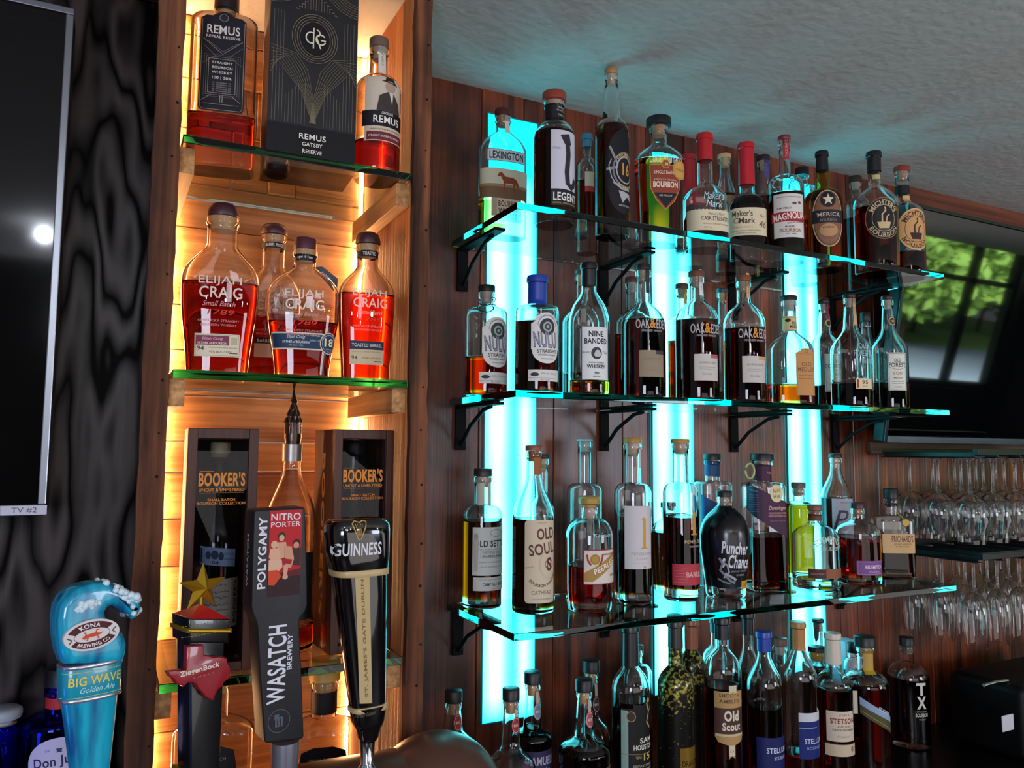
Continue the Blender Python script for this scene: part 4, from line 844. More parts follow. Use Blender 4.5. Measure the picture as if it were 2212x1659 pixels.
def oakeden(desc, xc, w, top, sh, nk, liq, tag, tagc, lc, ly, stopc, emb):
    D = [(emb, OE, {'nm': 'lettering', 'u': 2}), (ly, [R(-30, -28, 28, 28, lc), R(6, 20, 28, 28, tagc), T('BOURBON & SPIRE', 0, 10, 40, 4, '6a6058', 0), R(-20, 0, 20, .7, '8a8278'), R(-20, -4, 14, -3.4, '8a8278'), T('OAK', -2, -14, 24, 4, '7a7068', 0)], {'u': 4}),
         ((top+nk)/2-8, [RR(-5, -30, 5, 26, 1, tag), T('THANK CASK', 0, 0, 40, 3.4, '4a4a4a', 0, -90)], {'nm': 'tax_strip', 'u': 5})]
    return bottle(desc, xc, w, top, S2, Y=1.178, sh=sh, nk=nk, nr=.0125, nb=.0135, cap=('cork', stopc, 13, 'a89078'), liq=liq, st='r', dec=D, group=G2, sig=DK, rot=16)
oakeden('ampersand lettered bottle with black stopper and tan label, left one of three alike', 1390, 94, 573, 705, 655, 697, '2a2a2c', '3a3a3a', '8f7d66', 790, '1c1c20', 706)
bottle('bottle seen between the first two ampersand lettered bottles', 1474, 62, 614, S2, Y=YBK, sh=705, nk=680, nr=.0115, cap=('disc', '4a3a30', 12, 'a89078'), liq=740, st='r', group=G2, sig=(8, 50, 120), seg=30, dec=[(640, [RR(-4, -18, 4, 18, 1, 'b79a50')], {'nm': 'tax_strip'})])
oakeden('ampersand lettered bottle with brown stopper and white neck strip, middle one of three alike', 1506, 91, 587, 690, 650, 696, 'd2d2d0', 'b05a5a', 'c4bcb4', 798, '6a3e28', 716)
bottle('clear bottle with red ribbed neck strip between the second and third ampersand lettered bottles', 1562, 46, 624, S2, Y=YBK, sh=720, nk=700, nr=.0105, cap=('disc', '2a3a40', 10), liq=850, st='r', group=G2, sig=(8, 50, 120), seg=28, dec=[(654, [RR(-5, -26, 5, 26, 1, 'c0503c')], {'nm': 'tax_strip', 'u': 5})])
oakeden('ampersand lettered bottle with tan neck strip, right one of three alike', 1608, 88, 597, 700, 655, 714, 'cf9a6a', 'cf9a60', 'c4bcb4', 802, '7a4a2c', 726)
it = [('p', [(-23, -48), (23, -48), (23, 42), (14, 46), (8, 52), (-8, 52), (-14, 46), (-23, 42)], 'c08850'), Fr(-21, -46, 21, 40, .8, '9a6a3a'), T('OLD', 0, 18, 22, 8, '7a5830', 1), T('MEDLEY', 0, 7, 38, 9, '7a5830', 1), T('Kentucky Straight', 0, -6, 32, 4, '8a6438', 0), T('Bourbon Whiskey', 0, -13, 32, 4, '8a6438', 0), O(0, 46, 4, 4, 1, '7a5830')]
bottle('square shouldered decanter with orange tan label and cream neck band, right of the ampersand bottles', 1707, 103, 640, S2, Y=1.178, sh=762, nk=716, nr=.0135, nb=.0145, cap=('disc', '12141a', 11, 'b7b0a8'), liq=834, st='w', q=.75, n=3.6, rot=26, dec=[(808, it, {'u': 22, 'sx': 1}), (700, [R(-60, -15, 60, 15, 'cdb07c'), R(-60, 12, 60, 13, '4a3420'), T('OLD', 8, 0, 16, 6, '2a2018', 2), T('MEDLEY', 8, -8, 24, 6, '2a2018', 2), E(-8, 6, 6, 4, '2a2018')], {'nm': 'neck_label'})], group=G2, sig=(5, 60, 150))
def forester(desc, xc, w, top, Y, sh, nk, liq, D, **k): return bottle(desc, xc, w, top, S2, Y=Y, sh=sh, nk=nk, nr=.0105, nb=.0145, cap=k.pop('cap', ('cork', '1a1416', 10, 'b09a88')), liq=liq, st='s', dec=D, group=G2, sig=DK, **k)
def of(num): return [R(-20, -40, 24, 40, 'd6d2c6'), Fr(-18, -38, 22, 38, .8, '5a5648'), T('OLD', 2, 24, 16, 7, '2a3036', 1), T('FOREST', 2, 14, 40, 9, '2a3036', 1), O(2, 18, 24, 14, .8, '6a665a', 200, 340), T(num, 2, -4, 20, 7, 'b08a60', 1), T('PROOF', 2, -14, 20, 3, '4a4a44'), R(-12, -22, 16, -21, '8a8678'), R(-12, -26, 16, -25, '8a8678'), T('WHISKY', 2, -33, 18, 3, '4a4a44', 0)]
forester('bottle with dark red neck strip and white label, partly behind the square decanter', 1783, 60, 648, 1.285, 745, 715, 836, [(808, of('86'), {'u': 0, 'sx': .8}), (672, [RR(-5, -22, 5, 26, 1, '7a2030')], {'nm': 'tax_strip', 'u': 4}), (700, [E(0, 0, 8, 8, 'c9a070'), E(0, 0, 6, 6, '3a2420')], {'nm': 'neck_medal', 'u': 4})], seg=32, rot=20)
forester('embossed pear necked bottle with small cream label near its foot, third from the right', 1839, 84, 636, 1.168, 760, 705, 832, [(832, [R(-22, -11, 18, 11, 'd8c8a0'), T('95', -2, 3, 14, 8, '3a3020', 1), R(-20, -9, -16, 9, 'a03028'), T('PROOF', -2, -6, 12, 3, '5a5040', 0)], {'u': 6}), (768, [T('OLD', 0, 16, 24, 12, '9fb6bc', 0), T('FORESTER', 0, 0, 44, 12, '9fb6bc', 0), T('STATESMAN', 0, -16, 44, 10, '9fb6bc', 0)], {'nm': 'lettering', 'u': 4}), (672, [RR(-6, -34, 6, 34, 1, 'bfa070'), O(0, 0, 3, 8, 1, '7a6440')], {'nm': 'tax_strip', 'u': 6})], rot=18)
forester('small clear bottle with black cap standing behind the last two bottles', 1873, 44, 676, 1.305, 760, 722, 850, [], cap=('screw', '1a1416', 22), seg=28)
forester('pear necked bottle with white label and round neck medal, rightmost on middle wall shelf', 1921, 76, 640, 1.185, 760, 705, 830, [(806, of('100'), {'u': 0, 'sx': .9}), (696, [E(0, 0, 9, 9, 'c9a070'), E(0, 0, 7, 7, '3a2420'), T('100', 0, 0, 9, 5, 'd8c090')], {'nm': 'neck_medal', 'u': 5})], rot=30)
# ================================================================ lowest glass shelf
it = [R(-42, -50, 50, 50, 'b4b6b2'), T('OLD SETTLER', 8, 16, 92, 14, '26262c', 2), O(12, 38, 16, 8, 1, '6a6a68'), T('TIME FASHIONED SIPPING', 4, 4, 66, 3.4, '6a6a68', 0), E(-34, 30, 5, 8, '8f8f8a'), P([(-40, 24), (-28, 24), (-30, -40), (-38, -40)], 'a09e98'), Fr(-24, -14, 40, 0, .7, '6a6a68'), T('KENTUCKY STRAIGHT', 8, -3.5, 56, 4, '4a4a4a', 0), T('BOURBON WHISKEY', 8, -10, 56, 5, '2e2e32', 1), T('made in an authentic method', 4, -22, 62, 4, '7a7a76', 0, 0, .3), T('for a satisfying taste', 4, -32, 56, 4, '7a7a76', 0, 0, .3)]
it2 = [R(-40, -14, 44, 14, 'b4b4ae'), T('DISTILLED & BOTTLED IN KENTUCKY', 6, 9, 66, 2.8, '6a6a66', 0), T('CAMP No 1 BLEND', 10, -1, 58, 6.5, '2e2e32', 2), T('750 ML', 10, -10, 20, 2.6, '6a6a66', 0)]
bottle('bottle with dark flat stopper and pale grey label, leftmost on the lowest wall shelf', 1042, 86, 1012, S3, Y=1.345, base=1306, sh=1113, nk=1090, nr=.0145, nb=.0155, cap=('disc', '1a1c20', 17, 'cbb9a4'), liq=1126, st='q', dec=[(1186, it, {'u': 2}), (1255, it2, {'nm': 'foot_label', 'u': 2}), (1062, [R(3, -30, 18, 30, 'c9b8a0'), R(-20, -28, -4, 26, 'b0aa9c')], {'nm': 'tax_strip'})], group=G3, sig=(14, 60, 200), baset=.016)
it = [RR(-34, -86, 40, 86, 8, 'cbb9a0'), T('STRAIGHT', 4, 80, 24, 3, '8a6a50', 0), T('OLD', 14, 58, 44, 24, '5a2e22', 2, 5), T('SOUL', 6, 26, 62, 24, '5a2e22', 2, 7), T('S', 22, -6, 14, 28, '5a2e22', 2), O(22, -6, 6, 14, 2, '5a2e22'), O(22, -6, 12, 10, 1.5, '6a4030'), T('EST IN MS', -24, -12, 18, 3, '8a6a50', 0, 8), TA('BOURBON WHISKEY', 4, -14, 36, -78, 6, '4a2a20', 120, 1, ry=36, inner=True), T('CATHEAD', 4, -64, 46, 8, '8a7060', 1), T('JACKSON MISSISSIPPI', 4, -78, 44, 3, '8a7060', 0), O(22, -6, 24, 30, .6, 'b09a80')]
bottle('wine shaped bottle with copper neck and tall cream label, second on lowest wall shelf', 1152, 92, 962, S3, Y=1.265, base=1324, sh=1118, nk=1025, nr=.0128, nb=.0135, cap=('disc', '8a5038', 12, 'a06038'), liq=1122, st='s', dec=[(1207, it, {'u': -4}), (1002, [R(-7, -23, 22, 23, '9a5a30')], {'nm': 'neck_label'})], group=G3, rot=4, sig=(60, 110, 260))
bottle('bottle mostly hidden behind the wine shaped bottle, its neck showing to the right', 1171, 56, 981, S3, Y=1.34, sh=1100, nk=1070, nr=.0105, cap=('disc', '10141a', 10), liq=1160, st='s', group=G3, sig=DK, seg=28)
bottle('tall clear bottle rising behind the short gold stoppered bottle', 1263, 76, 948, S3, Y=1.335, sh=1058, nk=1043, nr=.0135, cap=('disc', '8fa6ae', 6, 'b0aaa8'), liq=1240, st='q', group=G3, sig=(6, 24, 90), seg=32)
it = [R(-40, -36, 46, 36, 'd4c8bc'), Fr(-40, -36, 46, 36, 2, '9a2a38'), P([(-38, -12), (44, 34), (44, 12), (-20, -30), (-38, -30)], 'a8803c'), T('PEERLESS', 12, 2, 66, 13, '7a2430', 2, 25, .2), T('PEERLESS', 12, 2.5, 64, 12, 'ece4d8', 1, 25, .2), E(-15, 16, 11, 11, 'b08a3c'), O(-15, 16, 9, 9, 1, '7a5c20'), Ln([(-32, 26), (-30, 14), (-24, 4)], 4, '9a2a38'), Ln([(2, 26), (0, 14), (-6, 4)], 4, '9a2a38'), T('SMALL BATCH', 20, 26, 34, 4, '7a3038', 1), T('BOURBON', 32, -18, 18, 5, '9a2a38', 1)]
def barrelrings(s):
    for z in (.018, s.zs-.006):
        a = s.section(z)[0]; prof = [(a-.0006, z-.003), (a+.0016, z-.0015), (a+.0016, z+.0015), (a-.0006, z+.003)]
        V, F = loft([(zz, r, r, 2) for r, zz in prof], 36); meshobj('glass_hoop', V, F, glass(), s.root, sharp=80)
bottle('short barrel shaped bottle with gold stopper and red cream label with diagonal banner', 1273, 103, 1072, S3, Y=1.235, base=1322, sh=1155, nk=1118, nr=.0135, nb=.0155, cap=('knob', 'a8833a', 24, 'd0ada0'), liq=1222, st='q', dec=[(1218, it, {'u': -2}), (1157, [T('Kentucky', 0, 4, 50, 10, 'a9c6cc', 0, 0, .2)], {'nm': 'lettering', 'u': 6})], group=G3, sig=(12, 90, 200), capr=24, baset=.016, tb=.93, tl=.3)
it = [R(-28, -66, 40, 66, 'cbc2c4'), Fr(-28, -66, 40, 66, .5, 'b0a8a8'), P([(12, -22), (20, -22), (20, 38), (17, 42), (12, 42)], 'c9953c'), R(8, -24, 24, -21, 'c9953c'), R(8, 36, 14, 38, 'c9953c'), T('PENELOPE', 12, -34, 50, 6, 'b09a98', 1), T('BOURBON', 12, -44, 30, 4, 'b8a8a4', 0), R(-10, -54, 30, -53.4, 'b0a4a4'), E(16, -62, 3, 3, 'b09a50')]
bottle('tall bottle with wooden stopper and large pinkish white label with golden numeral', 1367, 80, 945, S3, Y=1.258, base=1303, sh=1064, nk=1043, nr=.0155, nb=.0165, cap=('disc', 'a87838', 13, 'cdb09a'), liq=1116, st='q', dec=[(1157, it, {'u': -6}), (986, [R(8, -24, 17, 20, 'd0c8c8')], {'nm': 'tax_strip'})], group=G3, rot=13, sig=(60, 100, 260), baset=.018)
bottle('dark round bottle half hidden between the two golden numeral bottles', 1444, 76, 1085, S3, Y=1.345, sh=1148, nk=1120, nr=.0125, cap=('disc', '15151a', 12), liq=1150, st='r', tb=.88, group=G3, sig=(60, 120, 260), seg=32, gm=None)
it2 = [R(-38, -22, 40, 22, 'b03440'), T('BARREL', 14, 0, 44, 11, 'dcb0a8', 1)]+[R(-34, 14-i*6, -4, 15-i*6, 'c0606a') for i in range(6)]
bottle('tall dark bottle with golden numeral and a red label at its foot', 1471, 77, 948, S3, Y=1.245, base=1290, sh=1064, nk=1042, nr=.0155, nb=.0165, cap=('disc', 'b08038', 10, 'c9a080'), liq=1118, st='q', dec=[(1136, [P([(6, -14), (14, -14), (14, 30), (12, 34), (6, 34)], 'c08a30'), R(2, -16, 18, -13, 'c08a30'), T('PENELOPE', 12, -30, 50, 7, 'c8a878', 1), T('BOURBON', 12, -40, 28, 4, 'b8a090', 0)], {'nm': 'lettering', 'u': 2}), (1236, it2, {'u': 0}), (972, [R(12, -30, 16, 22, 'b03440')], {'nm': 'tax_strip'})], group=G3, rot=12, sig=(50, 130, 260), baset=.022)
bottle('square bottle with blue diagonal label standing behind the glossy black bottle', 1540, 88, 980, S3, Y=1.345, sh=1052, nk=1038, nr=.0165, cap=('disc', '141418', 13, 'a88a78'), liq=1200, st='f', q=.8, n=5, group=G3, rot=8, sig=AM, seg=40, dec=[(1110, [P([(-46, -20), (46, -60), (46, -4), (-46, 44)], '2a4a80'), E(30, 0, 12, 14, 'd0c8a0')]), (1013, [P([(-40, -14), (40, -18), (40, 14), (-40, 20)], '24406a')], {'nm': 'neck_label'})])
it = [T('Puncher', 2, 26, 62, 26, 'cfcfd6', 2, -4), T('s Chance', 6, -2, 66, 28, 'cfcfd6', 2, -4), T('KENTUCKY STRAIGHT', 12, -22, 40, 4, '9a9aa0', 0), T('BOURBON', 14, -30, 20, 4, '9a9aa0', 0), Ln([(-34, 6), (-26, -6), (-30, -20), (-20, -30), (-8, -42), (2, -46)], 5, '77777f'), Ln([(-28, -2), (-16, -10), (-12, -24), (-22, -36)], 4, '8f8f96'), Ln([(-20, -26), (-6, -34), (4, -40)], 5, '9a9aa2'), Ln([(-34, -38), (-22, -44), (-8, -48)], 3, '77777f')]
BK = newmat('black_coating')
m_, nt, o = BK; b = N(nt, 'ShaderNodeBsdfPrincipled'); b.inputs['Base Color'].default_value = (.004, .004, .006, 1); b.inputs['Roughness'].default_value = .22; nt.links.new(b.outputs[0], o.inputs[0]); BLACKB = m_
def coat(s):
    # opaque black coating over most of the bottle, leaving the thick clear foot
    zz = [s.zpx(1262)+(s.zn-s.zpx(1262)-.002)*i/26 for i in range(27)]
    V, F = loft([(z, s.section(z)[0]+.00022, s.section(z)[1]+.00022, 2) for z in zz], 48, True, False, False)
    meshobj('black_coating', V, F, BLACKB, s.root, sharp=70)
bottle('glossy black coated bottle with white gothic lettering and a tiger, lowest wall shelf', 1566, 104, 1060, S3, Y=1.235, base=1285, sh=1150, nk=1090, nr=.0125, nb=.0135, cap=('disc', '121216', 13, 'b09a90'), liq=None, st='r', tb=.80, tl=.9, dec=[(1205, it, {'u': -8, 'base': .0006}), (1258, [R(10, -9, 42, 9, 'c98e28'), T('BOURBON', 26, 0, 20, 6, '8a5c10', 1)], {'nm': 'foot_label', 'base': .0006}), (1084, [R(5, -12, 11, 12, 'c98a40')], {'nm': 'tax_strip'})], group=G3, rot=8, sig=DK, extra=coat, baset=.02)
def ring_(s):
    bm = bmesh.new(); z = s.G-.018; tubepath(bm, [(-s.nt-.002-.011+.011*math.cos(a/12*6.283), -.002, z-.004+.016*math.sin(a/12*6.283)) for a in range(13)], .0022, 8); bmobj('ring_handle', bm, pm('b7ad70', .35, metal=.2), s.root, smooth=True)
it = [P([(-52, 70), (56, 22), (56, -54), (-52, 10)], '3f1a38'), P([(-52, 70), (-10, 51), (-10, -15), (-52, 10)], '231a34'), E(26, 44, 16, 19, 'd8c898'), T('Rabbit', 26, 50, 18, 9, '2a2420', 0, 10), T('Hole', 26, 38, 16, 9, '2a2420', 0, 10), T('Dareringer', 28, 12, 44, 11, 'd8a898', 1, 0, .3), T('STRAIGHT BOURBON WHISKEY', 28, 2, 46, 4, 'c99088', 1), T('FINISHED IN PX SHERRY CASKS', 28, -4, 46, 4, 'c99088', 1), T('BATCH 750 ML', 28, -14, 38, 2.6, '9a7088', 0), T('CASK STORY', -30, 50, 22, 4, '8a88a8', 0, -12)]+[R(-42, 40-i*5, -18, 41-i*5, '5a5878') for i in range(8)]
bottle('large square bottle with plum diagonal label and brass neck ring, lowest wall shelf', 1652, 100, 980, S3, base=1281, sh=1058, nk=1040, nr=.0185, cap=('disc', '141418', 15, 'b08a78'), liq=1160, st='f', q=.85, n=5.5, rot=10, dec=[(1108, it, {'u': -16}), (1020, [P([(-50, -16), (50, -22), (50, 12), (-50, 22)], '3f1834'), T('RABBIT HOLE', 12, -2, 26, 5, 'b08a98', 0, -8)], {'nm': 'neck_label'})], group=G3, sig=(30, 110, 240), extra=ring_, capr=25)
bottle('yellow green glowing bottle with steel stopper, behind the embossed green bottle', 1728, 60, 1042, S3, Y=1.345, sh=1098, nk=1082, nr=.0135, cap=('disc', '5a4a44', 12, 'a08878'), liq=1092, st='q', group=G3, sig=(26, 52, 260), seg=32)
bottle('embossed round bottle with brown stopper and narrow brown label near its foot', 1762, 98, 1090, S3, Y=1.232, base=1267, sh=1160, nk=1128, nr=.0125, nb=.014, cap=('disc', '7a4a34', 12, '9a6a4a'), liq=None, st='r', dec=[(1233, [R(-44, -10, 46, 10, '8a5238'), R(-44, -9, -8, 9, '4a2424'), T('SINGLE SELECT', -24, 0, 30, 4, 'b08a78', 0)], {'u': 4}), (1172, [TA('REDEMPTION', 0, -30, 42, 90, 12, 'a8cfc0', 110, 1), T('BOURBON', 4, -8, 48, 8, 'a8cfc0', 0)], {'nm': 'lettering', 'u': 4}), (1118, [R(-50, -6, 50, 8, '6a3828')], {'nm': 'neck_label'})], group=G3, rot=20, sig=(6, 6, 60), baset=.018)
it = [R(-30, -44, 24, 44, 'a9a6b4'), T('P', -10, 0, 24, 40, '3a3a48', 0, 0, .3), T('RESERVE', 0, 36, 26, 3, '5a5a68', 0)]
bottle('pear necked dark red bottle with lilac white label behind the two rounded bottles at right', 1808, 66, 980, S3, Y=1.348, sh=1080, nk=1010, nr=.0125, cap=('disc', '23181c', 9, 'c9a088'), liq=1078, st='s', dec=[(1120, it, {'u': 4})], group=G3, rot=20, sig=DK, seg=36)
bottle('round shouldered bottle with small purple label, second from the right on the lowest wall shelf', 1854, 90, 1085, S3, Y=1.235, base=1259, sh=1150, nk=1120, nr=.0125, nb=.014, cap=('disc', '3a1c28', 13, 'a06a50'), liq=1162, st='r', dec=[(1221, [R(-34, -15, 36, 15, '7a4a84'), Fr(-32, -13, 34, 13, .8, 'a884ac'), T('REDEMPTION', 4, 2, 42, 8, 'e0c8dc', 2), T('BOURBON', 4, -8, 26, 3, 'c8a8c4', 0)], {'u': 4}), (1165, [TA('REDEMPTION', 0, -30, 38, 90, 10, '5a4040', 100, 1)], {'nm': 'lettering', 'u': 4})], group=G3, rot=18, sig=(10, 60, 150), baset=.014)
def medal(s):
    bm = bmesh.new(); c = s.wrap(.018, s.zs+.004, .001); bmesh.ops.create_cone(bm, cap_ends=True, segments=20, radius1=.009, radius2=.008, depth=.002, matrix=Matrix.Translation(c) @ Matrix.Rotation(R_(90), 4, 'X')); bmobj('wax_seal', bm, pm('b8963c', .35, metal=.3), s.root)
    bm = bmesh.new(); tubepath(bm, [Vector(c)+Vector((0, .001, 0)), Vector(c)+Vector((-.006, .004, .012)), Vector((0.004, -s.nt-.002, s.zn+.008))], .0012, 6); bmobj('ribbon', bm, pm('b8963c', .5), s.root, smooth=True)
bottle('square shouldered bottle with cream label and gold seal, rightmost on the lowest wall shelf', 1930, 92, 1055, S3, base=1249, sh=1130, nk=1112, nr=.0135, cap=('disc', '101014', 22, '151518'), liq=1186, st='f', q=.7, n=5, rot=28, dec=[(1171, [R(-30, -20, 40, 20, 'c9a070'), T("PRICHARD'S", 12, 10, 46, 13, '3a2418', 1), T('DOUBLE BARRELED', 12, -1, 36, 3.4, '6a4a30', 1), T('BOURBON WHISKEY', 12, -6, 30, 3, '7a5a3c', 0)], {'u': -3})], group=G3, sig=DK, extra=medal)
# ================================================================ back counter row
oval = lambda c: [E(0, 0, 11, 17, c), O(0, 0, 9.5, 15, 1, 'd8b0a0'), T('MARK', 0, 0, 12, 6, 'e0c0b0', 1)]
def sam(desc, xc, w, top, Y, sh, nk, c, lab=None, liq=None, **k):
    D = [((nk+top)/2+k.pop('dy', 22), [R(-4, 10, 4, 44, 'b8a090')]+oval(c), {'nm': 'neck_medal', 'u': 4})]
    if lab: D.append(lab)
    return bottle(desc, xc, w, top, ZB, Y=Y, sh=sh, nk=nk, nr=.0115, nb=.0165, cap=('disc', '101014', 26, 'c99a70'), liq=liq, st='r', dec=D, group=G4, sig=DK, capr=19, **k)
sam('black stoppered bottle with red oval medal behind the tap tower, leftmost on the back counter', 978, 96, 1490, 1.285, 1620, 1578, '9a2a34')
sl = (1636, [R(-40, -40, 44, 26, '3a3458'), T('SAMUELS', 4, 6, 70, 18, 'b8b4cc', 2, -3), T('Pride', 4, -14, 40, 14, 'b8b4cc', 1)])
sam('black stoppered bottle with blue grey oval medal, behind and right of the second one', 1150, 84, 1450, 1.27, 1592, 1572, '6a7890', lab=sl, liq=1573)
sam('black stoppered bottle with long flared neck and red oval medal, second on the back counter', 1103, 112, 1486, 1.19, 1662, 1618, '9a2a34', dy=10)
sam('bottle with glass stopper and dark medal behind the third flared neck bottle', 1277, 84, 1425, 1.315, 1590, 1550, '3a3434', dy=30)
sam('flared neck bottle with dark body and pale red oval medal, back counter', 1262, 112, 1466, 1.20, 1622, 1590, 'a05058', lab=(1672, [R(-46, -30, 50, 26, '4a2a34'), Fr(-46, -30, 50, 26, 1, 'a87a60'), T('PRIDE OF ANDERSON', 4, 12, 70, 8, 'a89aa8', 1)]), liq=1612)
it = [R(-40, -110, 46, 60, '141210'), R(-40, -70, -24, 56, '8aa49a'), P([(-14, 70), (10, 66), (26, 88), (46, 92), (46, 40), (-14, 40)], '141210'), Ln([(20, 70), (28, 50), (20, 30), (32, 16)], 4, 'b89a4a'), Ln([(28, 50), (40, 60)], 3, 'b89a4a'), E(26, 74, 5, 5, 'b89a4a'), E(-18, 44, 10, 11, '3a2a20'), O(-18, 44, 10, 11, 1.5, 'a8905a'), T('SAM', 18, -6, 34, 11, 'd8d4c8', 2), T('HOUSTON', 14, -20, 54, 11, 'd8d4c8', 2), T('YEAR', -2, -40, 14, 5, 'a8905a', 1), T('15', 20, -40, 20, 15, 'c9a850', 2), T('KENTUCKY STRAIGHT', 14, -58, 56, 5, 'b0a890', 1), T('BOURBON WHISKEY', 14, -66, 56, 5, 'b0a890', 1), R(-40, -34, 46, -33, '8a7a4a')]
bottle('tall bottle with black capsule and black and gold label with number 15, back counter', 1362, 82, 1350, ZB, Y=1.205, sh=1486, nk=1438, nr=.0135, nb=.0145, cap=('capsule', '17120f', 84), liq=1512, st='r', dec=[(1580, it, {'u': 0}), (1373, [R(-60, -5, 60, 5, 'c9c0b0')], {'nm': 'neck_band'})], group=G4, rot=9, sig=DK)
bottle('clear bottle whose shoulders show behind the black and gold label bottle', 1374, 70, 1392, ZB, Y=1.325, sh=1455, nk=1432, nr=.0125, cap=('disc', '2a2a30', 10), liq=1600, st='q', group=G4, sig=DK, seg=28)
GLIT = newmat('gold_glitter'); m_, nt, o = GLIT
b = N(nt, 'ShaderNodeBsdfPrincipled'); tc = N(nt, 'ShaderNodeTexCoord'); n_ = N(nt, 'ShaderNodeTexNoise'); n_.inputs['Scale'].default_value = 160; n_.inputs['Detail'].default_value = 3; sp_ = N(nt, 'ShaderNodeSeparateXYZ'); mr = N(nt, 'ShaderNodeMapRange')
mr.inputs['From Min'].default_value = .215; mr.inputs['From Max'].default_value = .255; nt.links.new(tc.outputs['Object'], n_.inputs[0]); nt.links.new(tc.outputs['Object'], sp_.inputs[0]); nt.links.new(sp_.outputs['Z'], mr.inputs[0])
th_ = N(nt, 'ShaderNodeMath', operation='MULTIPLY_ADD'); nt.links.new(mr.outputs[0], th_.inputs[0]); th_.inputs[1].default_value = .17; nt.links.new(n_.outputs[0], th_.inputs[2])
rp = N(nt, 'ShaderNodeValToRGB'); rp.color_ramp.elements[0].position = .66; rp.color_ramp.elements[1].position = .80; rp.color_ramp.elements[0].color = (.006, .005, .004, 1); rp.color_ramp.elements[1].color = (.42, .36, .05, 1)
nt.links.new(th_.outputs[0], rp.inputs[0]); nt.links.new(rp.outputs[0], b.inputs['Base Color']); b.inputs['Roughness'].default_value = .3; b.inputs['Metallic'].default_value = .4; nt.links.new(b.outputs[0], o.inputs[0])
bottle('black bottle flecked with gold glitter on its shoulder, with gold foil label', 1460, 78, 1340, ZB, Y=1.20, sh=1478, nk=1438, nr=.0125, nb=.0135, cap=('capsule', '2a2420', 56), liq=None, st='r', dec=[(1630, [R(-16, -42, 42, 28, 'b08a3a'), Fr(-16, -42, 42, 28, 2, '4a3410'), T('DRAGON', 14, -6, 48, 12, '5a4410', 1), T('BOURBON', 14, -20, 34, 6, '6a5418', 1)], {'mfun': lambda c: pm(c, .25, metal=.7)})], group=G4, rot=6, gm=GLIT[0])
bottle('gold flecked bottle with copper neck standing behind the glittering black bottle', 1494, 62, 1338, ZB, Y=1.29, sh=1440, nk=1405, nr=.0125, cap=('capsule', '8a4a2c', 60), liq=None, st='r', group=G4, gm=GLIT[0], seg=30)
bottle('tall clear bottle glowing blue behind the one with the buff ribbon label', 1547, 56, 1334, ZB, Y=1.338, sh=1420, nk=1392, nr=.0105, cap=('capsule', '17303c', 30), liq=1640, st='r', group=G4, sig=DK, seg=30)
it = [R(-30, 10, 40, 46, 'b08a58'), T('SMOOTH', 4, 38, 46, 8, '5a4228', 1), T('AMBLER', 4, 26, 46, 8, '5a4228', 1), R(-30, -46, 40, 12, '4a2e28'), T('Old', 8, -4, 34, 22, 'dcd0b8', 3), T('Scout', 8, -26, 42, 17, 'dcd0b8', 3), P([(-30, -46), (40, -46), (34, -58), (14, -64), (14, -92), (7, -86), (0, -92), (0, -64), (-22, -58)], 'b08a58'), R(0, -86, 14, -64, 'd0c4a8'), T('S A', 7, -76, 8, 5, 'a03028', 1), R(-28, -46, 38, -41, 'c9b48c')]
bottle('black capped bottle with buff and brown label ending in a ribbon, back counter', 1561, 80, 1334, ZB, Y=1.20, sh=1448, nk=1400, nr=.0125, nb=.0135, cap=('capsule', '141418', 44), liq=1482, st='r', dec=[(1530, it, {'u': -4}), (1340, [R(-60, -3, 60, 3, 'c9b8a8')], {'nm': 'neck_band'}), (1478, [R(-2, -8, 16, 8, 'c8bd9c')], {'nm': 'shoulder_label'})], group=G4, rot=20, sig=(12, 50, 130))
bottle('dark wine shaped bottle with black capsule between the ribbon labelled and first navy labelled bottles', 1617, 62, 1322, ZB, Y=1.275, sh=1470, nk=1390, nr=.0115, cap=('capsule', '121216', 46), liq=1450, st='s', group=G4, sig=(60, 90, 160), dec=[(1344, [R(-60, -4, 60, 4, 'b09040')], {'nm': 'neck_band'})], seg=32)
navy = lambda: [R(-38, -52, 44, 18, '16205a'), T('STELLUM', 10, -8, 54, 11, 'd0d2dc', 1), T('BOURBON', 16, -24, 34, 7, 'b0b4c8', 1)]
bottle('wine shaped bottle with blue capsule and navy label, left of the two with navy labels', 1652, 76, 1364, ZB, Y=1.205, sh=1480, nk=1410, nr=.0128, cap=('capsule', '1c3a9a', 40), liq=1526, st='s', dec=[(1600, navy(), {'u': 4})], group=G4, rot=22, sig=(30, 90, 170))
bottle('bottle with pale cork behind the two bottles with navy labels', 1687, 44, 1377, ZB, Y=1.32, sh=1470, nk=1440, nr=.0135, cap=('disc', '6a4438', 16, 'b8a090'), liq=None, st='q', group=G4, seg=28)
bottle('wine shaped bottle with copper capsule and white and navy label, right of the two', 1727, 76, 1343, ZB, Y=1.20, sh=1465, nk=1395, nr=.0128, cap=('capsule', 'a8743c', 58), liq=1628, st='s', dec=[(1572, [R(-22, 24, 44, 42, 'c8c8cc'), R(-22, -52, 44, 24, '16246a'), R(-22, 10, 20, 12, '8a90b8'), T('STELLUM', 14, -16, 50, 11, 'd0d2dc', 1), T('BOURBON', 16, -30, 44, 6, '8a90b8', 1)], {'u': 4})], group=G4, rot=24, sig=(8, 40, 110))
bottle('bottle with hanging dark neck strip in front of the right light panel, back counter', 1770, 58, 1336, ZB, Y=1.335, sh=1440, nk=1400, nr=.0105, cap=('disc', '2a2a34', 8, 'b8a890'), liq=None, st='r', dec=[(1362, [P([(-12, 22), (2, 22), (0, -14), (-6, -24), (-10, -14)], '5a4450')], {'nm': 'tax_strip'})], group=G4, rot=40, seg=28)
